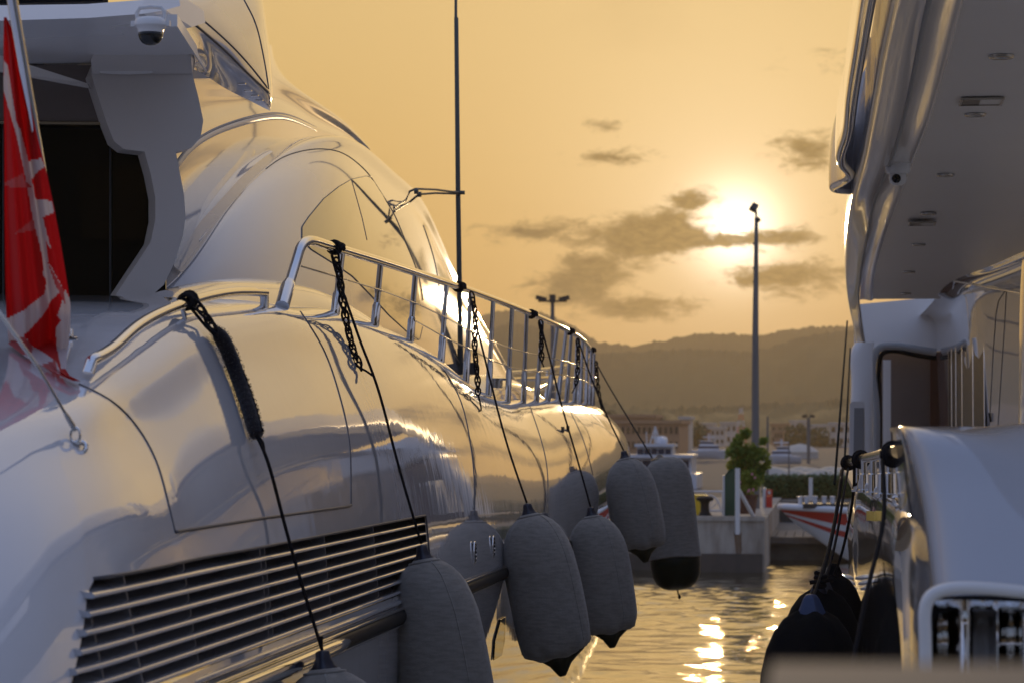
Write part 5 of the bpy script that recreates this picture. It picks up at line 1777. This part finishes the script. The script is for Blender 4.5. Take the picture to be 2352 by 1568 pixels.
# floodlight mast with three heads
MY = 150.0
b, t = at(1270, 1020, Y=MY), at(1269, 688, Y=MY)
root = thing('floodlight_mast', 'slim mast carrying a row of three floodlight heads beyond the guard rail', 'lamp', Vector((b.x, b.y, QZ)))
post_tube([Vector((b.x, b.y, QZ - .05)), t], [.16, .10], M['pole'], 'pole', root)
post_tube([at(1236, 692, Y=MY), at(1302, 692, Y=MY)], .05, M['dark_metal'], 'crossbar', root)
for x, tilt in ((1243, 14), (1269, 0), (1296, -14)):
    MB().box(at(x, 686, Y=MY), (.56 if x != 1269 else .3, .4, .22 if x != 1269 else .4), Matrix.Rotation(R(tilt), 3, 'Y')).build('floodlight', M['dark_metal'], root, smooth=0)

# double-headed street lamp, masts and a lattice tower far off
b, t = at(1857, 1052, Y=210), at(1857, 958, Y=210)
root = thing('street_lamp', 'double headed street lamp beside the pale storage tank', 'lamp', Vector((b.x, b.y, QZ)))
post_tube([Vector((b.x, b.y, QZ - .05)), t], .13, M['pole'], 'pole', root)
for s in (-1, 1):
    MB().box(t + Vector((s * .28, 0, .1)), (.36, .3, .22), Matrix.Rotation(R(12 * s), 3, 'Y')).build('lamp_head', M['dark_metal'], root, smooth=0)
for lab, px, y0, y1, Y, r in (('bare dark mast between the lamp pole and the storage tank', 1763, 955, 1090, 130, .05), ('thin bare mast in front of the storage tank', 1812, 1012, 1085, 130, .03)):
    b, t = at(px, y1, Y=Y), at(px, y0, Y=Y)
    o = post_tube([Vector((b.x, b.y, QZ - .05)), t], [r * 1.3, r * .8], M['pole'], 'boat_mast', None)
    tag(o, lab, 'mast')
b, t = at(1702, 1000, Y=600), at(1702, 936, Y=600)
root = thing('lattice_tower', 'small red and white lattice tower rising over the hazy town', 'tower', Vector((b.x, b.y, QZ)))
mb = MB()
hw = 1.1
zb, H = QZ, t.z - QZ
for k in range(6):
    f0, f1 = k / 6, (k + 1) / 6
    w0, w1 = hw * (1 - .8 * f0), hw * (1 - .8 * f1)
    for sx, sy in ((-1, -1), (1, -1), (1, 1), (-1, 1)):
        mb.tube([(b.x + sx * w0, b.y + sy * w0, zb + H * f0), (b.x + sx * w1, b.y + sy * w1, zb + H * f1)], .07, 5, mi=k % 2)
    mb.tube([(b.x - w0, b.y - w0, zb + H * f0), (b.x + w1, b.y - w1, zb + H * f1)], .05, 5, mi=k % 2)
    mb.tube([(b.x + w0, b.y - w0, zb + H * f0), (b.x - w1, b.y - w1, zb + H * f1)], .05, 5, mi=k % 2)
mb.build('lattice', [M['red'], M['white_metal']], root, smooth=0)

# bushy potted tree on the corner of the quay
bb = at(1712, 1190, Y=69.6)
root = thing('potted_shrub', 'bushy green shrub with pale young leaves on the corner of the quay', 'shrub', Vector((bb.x, bb.y, QZ)))
rnd = random.Random(77)
mb = MB()
for (x, y, rx, rz, n, mi) in [(1715, 1065, .42, .50, 1500, 0), (1700, 1020, .34, .30, 900, 0), (1742, 1040, .28, .30, 700, 0), (1690, 1062, .26, .26, 600, 1), (1722, 1110, .30, .40, 800, 1), (1738, 1085, .30, .3, 700, 0), (1712, 995, .14, .14, 240, 0), (1765, 1062, .13, .16, 160, 1), (1678, 1040, .14, .14, 180, 0), (1712, 1150, .20, .26, 400, 1), (1752, 1012, .14, .12, 160, 0)]:
    sub = MB()
    leafy(sub, at(x, y, Y=69.6 + rnd.uniform(-.3, .3)), rx, rz, n, .048, rnd)
    mb.add(sub.v, sub.f, mi)
mb.build('foliage', [M['leaf'], M['leaf2']], root, smooth=0)
mb = MB()
base = Vector((bb.x, bb.y, QZ + .3))
for k in range(9):
    tip = at(1712 + rnd.uniform(-35, 40), 1010 + rnd.uniform(0, 70), Y=69.6)
    mb.tube([base, base.lerp(tip, .5) + Vector((rnd.uniform(-.08, .08), 0, .05)), tip], [.028, .018, .008], 6)
mb.build('stems', M['bark'], root, smooth=60)
MB().lathe([(.24, 0), (.30, .40), (.33, .42), (.33, .47), (.28, .47), (.26, .43)], (bb.x, bb.y, QZ + .08), (0, 0, 1), 22).build('pot', M['terracotta'], root, smooth=40)
fl = MB()
for k in range(9):
    p = at(1700 + rnd.uniform(-15, 50), 1100 + rnd.uniform(-15, 30), Y=69.2)
    fl.box(p, (.05, .05, .05), Matrix.Rotation(rnd.uniform(0, 3), 3, 'Y'))
fl.build('blossom', mat('pink_blossom', (.6, .22, .25), .6), root, smooth=0)

# green board with its white post and brace
gy = QY0 + .5
root = thing('notice_board', 'dark green board on a white post with a slanting brace at the quay edge', 'sign', at(1690, 1195, Y=gy))
MB().prism([at(1664, 1192, Y=gy + .35), at(1664, 1092, Y=gy + .35), at(1674, 1078, Y=gy + .2), at(1690, 1074, Y=gy + .08), at(1690, 1194, Y=gy + .08)], (0, .05, 0)).build('board', M['green_board'], root, smooth=0)
post_tube([at(1694, 1074, Y=QY0 - .09), at(1694, 1226, Y=QY0 - .09)], .058, M['white_metal'], 'post', root)
post_tube([at(1697, 1124, Y=QY0 + .0), at(1733, 1190, Y=QY0 + .6)], .048, M['white_metal'], 'brace', root)
post_tube([at(1663, 1192, Y=gy + .36), at(1663, 1090, Y=gy + .36)], .028, M['white_metal'], 'rear_post', root)
st_ = at(1694, 1245, Y=QY0 - .004)
MB().prism([at(1686, 1222, Y=QY0 - .006), at(1703, 1222, Y=QY0 - .006), at(1704, 1262, Y=QY0 - .006), at(1697, 1300, Y=QY0 - .006), at(1690, 1268, Y=QY0 - .006)], (0, .004, 0)).build('rust_stain', mat('rust_streak', (.13, .065, .03), .9, var=((6, 6, 2), .8, (.2, .16, .12))), quay, smooth=0)

# mooring bollard, life-ring box, railing
bo = at(1619, 1194, Y=QY0 + .7)
bo.z = QZ + .08
o = tag(MB().lathe([(.17, 0), (.15, .03), (.11, .10), (.10, .26), (.12, .33), (.20, .37), (.21, .42), (.16, .46), (.02, .475)], bo, (0, 0, 1), 24).build('bollard', M['rubber'], smooth=60), 'squat black mooring bollard with a mushroom head on the quay', 'bollard')
yb_ = at(1602, 1178, Y=71)
root = thing('storage_bin', 'bright yellow plastic bin standing behind the black bollard', 'bin', Vector((yb_.x, yb_.y, QZ)))
MB().box((yb_.x - .1, yb_.y, QZ + .24), (.62, .5, .46), taper=1.06).build('body', M['yellow'], root, smooth=0)
MB().box((yb_.x - .1, yb_.y, QZ + .49), (.70, .56, .05)).build('lid', M['yellow'], root, smooth=0)
wy_ = 72.0
root = thing('white_railing', 'low white railing with an arched wheel pattern between the bin and the green board', 'railing', Vector((at(1625, 1190, Y=wy_).x, wy_, QZ)))
for y in (1128, 1172):
    post_tube([at(1585, y, Y=wy_), at(1662, y, Y=wy_)], .028, M['white_metal'], 'rail_bar', root)
for x in (1588, 1622, 1660):
    p = at(x, 1128, Y=wy_)
    post_tube([p, Vector((p.x, p.y, QZ))], .026, M['white_metal'], 'rail_post', root)
cx_ = at(1626, 1172, Y=wy_)
post_tube([cx_ + Vector((.32 * math.cos(a), 0, .40 * math.sin(a))) for a in np.linspace(0, math.pi, 18)], .022, M['white_metal'], 'arch', root)
for a in (.6, 1.1, 2.0, 2.5):
    post_tube([cx_, cx_ + Vector((.32 * math.cos(a), 0, .40 * math.sin(a)))], .014, M['white_metal'], 'spoke', root)
ex = at(1767, 1178, Y=79)
root = thing('fire_point', 'red extinguisher box with a red sign on a white post before the hedge', 'fire box', Vector((ex.x, ex.y, QZ)))
post_tube([at(1756, 1205, Y=79), at(1756, 1118, Y=79)], .05, M['white_metal'], 'post', root)
MB().box(at(1767, 1158, Y=79), (.17, .16, .50), taper=.95).build('extinguisher_box', M['red'], root, smooth=0)
MB().box(at(1767, 1130, Y=79), (.17, .03, .17)).build('sign', M['red'], root, smooth=0)
MB().box(at(1767, 1130, Y=78.97), (.07, .02, .09)).build('pictogram', M['white_metal'], root, smooth=0)

# hedge
hx0, hx1 = at(1750, 1150, Y=92).x, 22.0
hz = at(1800, 1090, Y=92).z
rnd = random.Random(9)
root = thing('hedge', 'long clipped dark green hedge behind the jetty', 'hedge', ((hx0 + hx1) / 2, 93, QZ - .05))
MB().box(((hx0 + hx1) / 2, 93.1, (QZ + hz) / 2 - .08), (hx1 - hx0 - .2, 1.5, hz - QZ - .12)).build('core', M['hedge_core'], root, smooth=0)
mb = MB()
for k in range(16000):
    x = rnd.uniform(hx0, hx0 + 9 if k < 13000 else hx1)
    if rnd.random() < .72:
        p = Vector((x, 92.2 + rnd.uniform(-.05, .18), rnd.uniform(QZ, hz)))
    else:
        p = Vector((x, rnd.uniform(92.1, 94), hz - .08 + rnd.gauss(0, .05)))
    u = Vector((rnd.gauss(0, 1), rnd.gauss(0, 1), rnd.gauss(0, 1))).normalized()
    v = u.orthogonal().normalized()
    s = rnd.uniform(.025, .06)
    mb.add([p - u * s, p + v * s * .6, p + u * s, p - v * s * .6], [(0, 1, 2, 3)])
mb.build('foliage', M['hedge'], root, smooth=0)


# --- boats
def loft_hull(name, st, m, parent):
    """st: stations of points from keel to sheer, starboard then mirrored"""
    g = []
    for s in st:
        half = [Vector(p) for p in s]
        g.append(half + [Vector((p.x, -p.y, p.z)) for p in half[::-1]])
    return g


# red-and-white work boat lying at the jetty, bow towards the left
BYo = 73.0
bow = at(1790, 1166, Y=BYo)
root = thing('work_boat', 'small red and white work boat with striped bow lying at the jetty', 'boat', Vector((bow.x + 2, BYo, 0)))
LB = 6.2
def st_(f):
    """station at fraction f from the bow: half breadth by height"""
    b_ = 1.05 * min(1, (f * 2.2) ** .62) if f > 0 else .02
    ks = 1.0 - f
    zs = bow.z - .10 * min(f * 3, 1)
    zk = max(-.2, .95 * (1 - f * 4.6))
    x = bow.x + LB * f
    pts = []
    for q in np.linspace(0, 1, 9):
        z = zk + (zs - zk) * q
        xb = x + (.42 * (1 - q) if f < .5 else .42 * (1 - q) * max(0, 1 - (f - .5) * 2))
        pts.append((xb, BYo - b_ * q ** .7, z))
    return pts
sts = [st_(f) for f in (0, .03, .07, .12, .2, .3, .45, .65, .85, 1.0)]
for nm, q0_, q1_, mm in (('hull', 0, 9, None),):
    mb = MB()
    for sgn in (1, -1):
        G = [[Vector((p[0], BYo + (p[1] - BYo) * sgn, p[2])) for p in s] for s in sts]
        nv = 9
        base_i = len(mb.v)
        mb.v += [tuple(p) for r_ in G for p in r_]
        for i in range(len(G) - 1):
            for j in range(nv - 1):
                mb.f.append((base_i + i * nv + j, base_i + i * nv + j + 1, base_i + (i + 1) * nv + j + 1, base_i + (i + 1) * nv + j))
                mb.mi.append({0: 1, 1: 1, 2: 1, 3: 1, 4: 0, 5: 1, 6: 0, 7: 0}[j] if j != 7 else 0)
    wb = mb.build('hull', [M['red_hull'], M['boat_white']], root, smooth=40)
mb = MB()
for sgn in (1, -1):
    mb.tube([Vector((s[-1][0], BYo + (s[-1][1] - BYo) * sgn, s[-1][2] + .05)) for s in sts], .085, 8)
mb.build('gunwale', M['boat_white'], root, smooth=180)
MB().add([(s[-1][0], s[-1][1], s[-1][2] + .02) for s in sts] + [(s[-1][0], 2 * BYo - s[-1][1], s[-1][2] + .02) for s in sts[::-1]], [tuple(range(2 * len(sts)))]).build('deck', M['boat_grey'], root, smooth=0)
for k in range(5):                             # slanting white stripe and rubbing strakes
    pass
for px in (1838, 1852, 1872, 1893, 1912):
    p = at(px, 1150, Y=BYo)
    p.z = bow.z + .02
    MB().lathe([(.055, 0), (.055, .22), (.07, .23), (.07, .27), (.01, .28)], p + Vector((0, 0, .02)), (0, 0, 1), 14).build('deck_post', M['boat_white'], root, smooth=40)
p = at(1862, 1150, Y=BYo + .3)
post_tube([p, at(1862, 1096, Y=BYo + .3)], .05, M['white_metal'], 'bitt', root)
MB().box((bow.x + 1.3, BYo, bow.z + .07), (1.4, 1.2, .12)).build('deck_rack', M['dark_metal'], root, smooth=0)


def cruiser(label, px, wl, Y, length, h, seed, heading=-1, group='white boats moored behind the quay'):
    """moored white motor boat: hull, cabin tiers, dark windows, mast"""
    c = at(px, 1000, Y=Y)
    z0 = wl
    root = thing('moored_boat', label, 'boat', (c.x, Y, z0), group=group)
    L, Bm = length, length * .29
    g = []
    for f in (0, .1, .3, .6, .85, 1.0):
        b_ = Bm / 2 * (1 - max(0, (f - .45) / .55) ** 2.2 * .97)
        x = c.x + heading * (f - .5) * L
        g.append([Vector((x - heading * .06 * L * f * (1 - q), Y - b_ * q ** .5 if True else 0, z0 + h * .42 * q * (1 + .25 * f))) for q in (0, .3, .7, 1.0)] +
                 [Vector((x - heading * .06 * L * f * (1 - q), Y + b_ * q ** .5, z0 + h * .42 * q * (1 + .25 * f))) for q in (1.0, .7, .3, 0)])
    MB().grid(g).build('hull', M['boat_white'], root, smooth=40)
    zd = z0 + h * .44
    MB().box((c.x, Y, zd), (L * .8, Bm * .7, h * .06)).build('deck', M['boat_white'], root, smooth=0)
    MB().box((c.x, Y, zd + h * .17), (L * .52, Bm * .62, h * .32), taper=.88).build('cabin', M['boat_white'], root, smooth=0)
    MB().box((c.x, Y, zd + h * .20), (L * .50, Bm * .63, h * .12), taper=.95).build('cabin_window', M['boat_glass'], root, smooth=0)
    MB().box((c.x - heading * .04 * L, Y, zd + h * .42), (L * .34, Bm * .5, h * .20), taper=.85).build('wheelhouse', M['boat_white'], root, smooth=0)
    MB().box((c.x - heading * .04 * L, Y, zd + h * .44), (L * .33, Bm * .51, h * .10), taper=.92).build('wheelhouse_window', M['boat_glass'], root, smooth=0)
    MB().box((c.x - heading * .04 * L, Y, zd + h * .54), (L * .38, Bm * .54, h * .04)).build('roof', M['boat_white'], root, smooth=0)
    mb = MB().tube([(c.x, Y, zd + h * .55), (c.x, Y, zd + h * .95)], .05, 6).tube([(c.x - .5, Y, zd + h * .75), (c.x + .5, Y, zd + h * .75)], .035, 6)
    mb.build('mast', M['boat_white'], root, smooth=50)


# white ferry-like boat with two window bands behind the bow fenders
fy = 108.0
root = thing('passenger_boat', 'white passenger boat with two tiers of blue grey windows behind the bow fenders', 'boat', Vector((at(1525, 1100, Y=fy).x, fy, QZ)))
def pbox(name, x0, y0, x1, y1, m, dep=3.0, off=0.0, tp=1.0):
    a, b_ = at(x0, y1, Y=fy + off), at(x1, y0, Y=fy + off)
    return MB().box(((a.x + b_.x) / 2, fy + off + dep / 2, (a.z + b_.z) / 2), (b_.x - a.x, dep, b_.z - a.z), taper=tp).build(name, m, root, smooth=0)
pbox('wheelhouse', 1462, 1024, 1545, 1050, M['boat_white'], 2.4, .3, .96)
pbox('wheelhouse_roof', 1457, 1018, 1548, 1025, M['boat_white'], 2.8, .1)
for k in range(5):
    pbox('wheelhouse_window', 1464 + 16 * k, 1030, 1477 + 16 * k, 1042, M['boat_glass'], .05, .24)
pbox('saloon', 1400, 1048, 1588, 1090, M['boat_white'], 4, .5)
pbox('saloon_roof', 1396, 1043, 1592, 1050, M['boat_white'], 4.4, .2)
for k in range(8):
    pbox('saloon_window', 1410 + 22 * k, 1056, 1428 + 22 * k, 1074, M['boat_glass'], .05, .44)
pbox('hull_side', 1392, 1088, 1600, 1150, M['boat_white'], 5, .3)
mst = MB().tube([at(1505, 1020, Y=fy + 1), at(1505, 978, Y=fy + 1)], .04, 8)
mst.tube([at(1498, 1004, Y=fy + 1), at(1512, 1004, Y=fy + 1)], .04, 8).tube([at(1492, 1020, Y=fy + 1), at(1503, 985, Y=fy + 1)], .025, 6).tube([at(1518, 1020, Y=fy + 1), at(1507, 985, Y=fy + 1)], .025, 6).tube([at(1486, 1020, Y=fy + 1), at(1484, 990, Y=fy + 1)], .018, 6)
mst.build('mast', M['white_metal'], root, smooth=50)
MB().lathe([(.2, 0), (.24, .1), (.2, .25), (.02, .3)], at(1520, 1018, Y=fy + 1), (0, 0, 1), 14).build('radar_dome', M['boat_white'], root, smooth=60)
# white van-like cabin boats along the apron
for i, (px, Y, L, h, lab) in enumerate([(1628, 230, 3.4, 1.5, 'small white cabin boat ashore beside the green board'), (1795, 190, 2.6, 1.2, 'white cabin boat just above the hedge by the red fire box')]):
    cruiser(lab, px, QZ + .1, Y, L, h, i, -1 if i % 2 else 1)
# row of pale laid-up boat covers over the hedge
for i in range(9):
    px = 1770 + 23 * i
    Y = 140 + (i * 7) % 11
    p = at(px, 1072 + (i % 3) * 3, Y=Y)
    g = []
    for f in np.linspace(-1, 1, 7):
        hh = .55 * (1 - .5 * f * f)
        g.append([Vector((p.x + f * .9, Y - .8, p.z - .5)), Vector((p.x + f * .9, Y - .5, p.z - .5 + hh * .8)), Vector((p.x + f * .9, Y, p.z - .5 + hh)), Vector((p.x + f * .9, Y + .5, p.z - .5 + hh * .8)), Vector((p.x + f * .9, Y + .8, p.z - .5))])
    o = MB().grid(g)
    for s in (-.6, .6):
        o.tube([(p.x + s, Y, p.z - .45), (p.x + s, Y, QZ - .06)], .06, 6)
    tag(o.build('boat_cover', M['cushion'], smooth=60), 'pale covered boat laid up on props behind the hedge', 'boat cover', 'covered boats laid up ashore')

# --- buildings of the hazy town
def building(label, x0, x1, ytop, Y, dep, m, floors, bays, roof='flat', group=None, name='town_building'):
    a, b_ = at(x0, 1010, Y=Y), at(x1, ytop, Y=Y)
    zt = b_.z
    w_, cx_ = b_.x - a.x, (a.x + b_.x) / 2
    root = thing(name, label, 'building', (cx_, Y + dep / 2, QZ), group=group)
    MB().box((cx_, Y + dep / 2, (QZ + zt) / 2 - .1), (w_, dep, zt - QZ + .2)).build('walls', m, root, smooth=0)
    if roof == 'tile':
        MB().prism([(a.x - .4, Y - .4, zt), (b_.x + .4, Y - .4, zt), (b_.x - w_ * .12, Y + dep * .5, zt + dep * .16), (a.x + w_ * .12, Y + dep * .5, zt + dep * .16)], (0, 0, .25)).build('roof', M['roof_tile'], root, smooth=0)
    else:
        MB().box((cx_, Y + dep / 2, zt + .2), (w_ + .5, dep + .5, .4)).build('parapet', m, root, smooth=0)
    fh = (zt - QZ) / floors
    proto = None
    for f in range(floors):
        for k in range(bays):
            loc = Vector((a.x + w_ * (k + .5) / bays, Y - .03, QZ + fh * (f + .55)))
            if proto is None:
                proto = MB().box(loc, (w_ / bays * .5, .12, fh * .45)).build('window', M['shade'], root, smooth=0)
                p0 = loc
            else:
                c = proto.copy()
                COL.objects.link(c)
                c.location = proto.location + (loc - p0)
    return root


building('long ochre building with a row of dark windows behind the passenger boat', 1400, 1560, 972, 330, 22, M['plaster'], 2, 13)
building('taller terracotta coloured block beside the ochre building', 1400, 1500, 958, 360, 18, M['plaster'], 3, 7)
building('small pale house at the end of the ochre building', 1562, 1582, 962, 380, 12, M['plaster_pale'], 2, 2)
for i, (lab, x0, x1, yt, Y) in enumerate([('cream town house in the haze left of the lamp pole', 1590, 1625, 990, 520), ('pale block behind the top of the bushy shrub', 1632, 1664, 984, 560), ('higher cream house on the slope left of the lamp pole', 1602, 1640, 974, 640), ('wide whitewashed block right of the lamp pole', 1770, 1812, 975, 620),
                                          ('highest pale house over the dome of the storage tank', 1815, 1850, 968, 660), ('cream block beside the double headed street lamp', 1862, 1902, 978, 560), ('small house left of the storage tank', 1778, 1798, 992, 480), ('pale house next to the dark lines of the right-hand yacht', 1905, 1960, 974, 520),
                                          ('pale house at the foot of the lattice tower', 1655, 1692, 972, 620), ('pale house seen between the bow rail and the foremost fender', 1340, 1392, 978, 540)]):
    building(lab, x0, x1, yt, Y, 14, M['plaster_pale'] if i % 3 else M['plaster'], 2, 3, 'flat', 'houses of the hazy town')
tx = at(1838, 1058, Y=260)
root = thing('storage_tank', 'pale round storage tank with a shallow domed roof beyond the hedge', 'tank', (tx.x, 260, QZ))
rt = at(1880, 1058, Y=260).x - tx.x
zt = at(1838, 1036, Y=260).z
MB().lathe([(rt, 0), (rt, zt - QZ)], (tx.x, 260, QZ - .05), (0, 0, 1), 40).build('shell', M['plaster_pale'], root, smooth=40)
MB().lathe([(rt + .08, zt - QZ), (rt * .85, zt - QZ + .28), (rt * .5, zt - QZ + .62), (rt * .02, zt - QZ + .78)], (tx.x, 260, QZ - .05), (0, 0, 1), 40).build('dome', M['plaster_pale'], root, smooth=60)

# --- promenade and added building unseen behind the camera: they darken and are mirrored in everything that faces aft
structure(MB().box((0, -60, .35), (600, 90, 2.0)).build('promenade', M['asphalt'], smooth=0))
x, wd_, h_ = -4, 130, 10.5
root = thing('added_harbour_front', 'long dark building added unseen behind the camera, mirrored faintly in the black glass doors', 'building', (x, -40, 1.3))
MB().box((x, -44, 1.3 + h_ / 2), (wd_, 9, h_)).build('walls', M['added_harbour_front'], root, smooth=0)
p0 = None
for f in range(3):
    for k in range(26):
        loc = Vector((x - wd_ / 2 + wd_ * (k + .5) / 26, -39.45, 2.8 + f * 2.9))
        if p0 is None:
            pr_, p0 = MB().box(loc, (1.6, .2, 1.7)).build('window', M['shade'], root, smooth=0), loc
        else:
            c = pr_.copy()
            COL.objects.link(c)
            c.location = pr_.location + (loc - p0)

# ================================================================== FOREGROUND RAIL, far out of focus
p = at(2050, 1512, Y=1.75)
root = thing('cap_rail', 'broad pale cap rail in the near foreground, blurred along the bottom edge', 'rail', Vector((p.x + .1, 1.62, p.z - .05)))
x0 = at(1775, 1512, Y=1.75).x
MB().prism([(x0, 1.30, p.z - .06), (x0, 1.30, p.z - .012), (x0, 1.34, p.z), (x0, 1.72, p.z), (x0, 1.76, p.z - .012), (x0, 1.76, p.z - .06)], (.9, 0, 0)).build('cap', M['teak'], root, smooth=30)
MB().tube([(x0 + .02, 1.5, p.z - .06), (x0 + .02, 1.5, p.z - .9)], .025, 10).build('stanchion', M['chrome'], root, smooth=60)

# ================================================================== HAZE
hzm = bpy.data.materials.new('harbour_haze')
hzm.use_nodes = True
ht = hzm.node_tree
ht.nodes.clear()
pv = ht.nodes.new('ShaderNodeVolumePrincipled')
pv.inputs['Color'].default_value = (.92, .74, .48, 1)
pv.inputs['Density'].default_value = HAZE_D
pv.inputs['Anisotropy'].default_value = .55
ho = ht.nodes.new('ShaderNodeOutputMaterial')
ht.links.new(pv.outputs[0], ho.inputs['Volume'])
haze = MB().box((0, 0, 53), (7200, 7200, 113)).build('haze', hzm, smooth=0)
haze['kind'] = 'stuff'
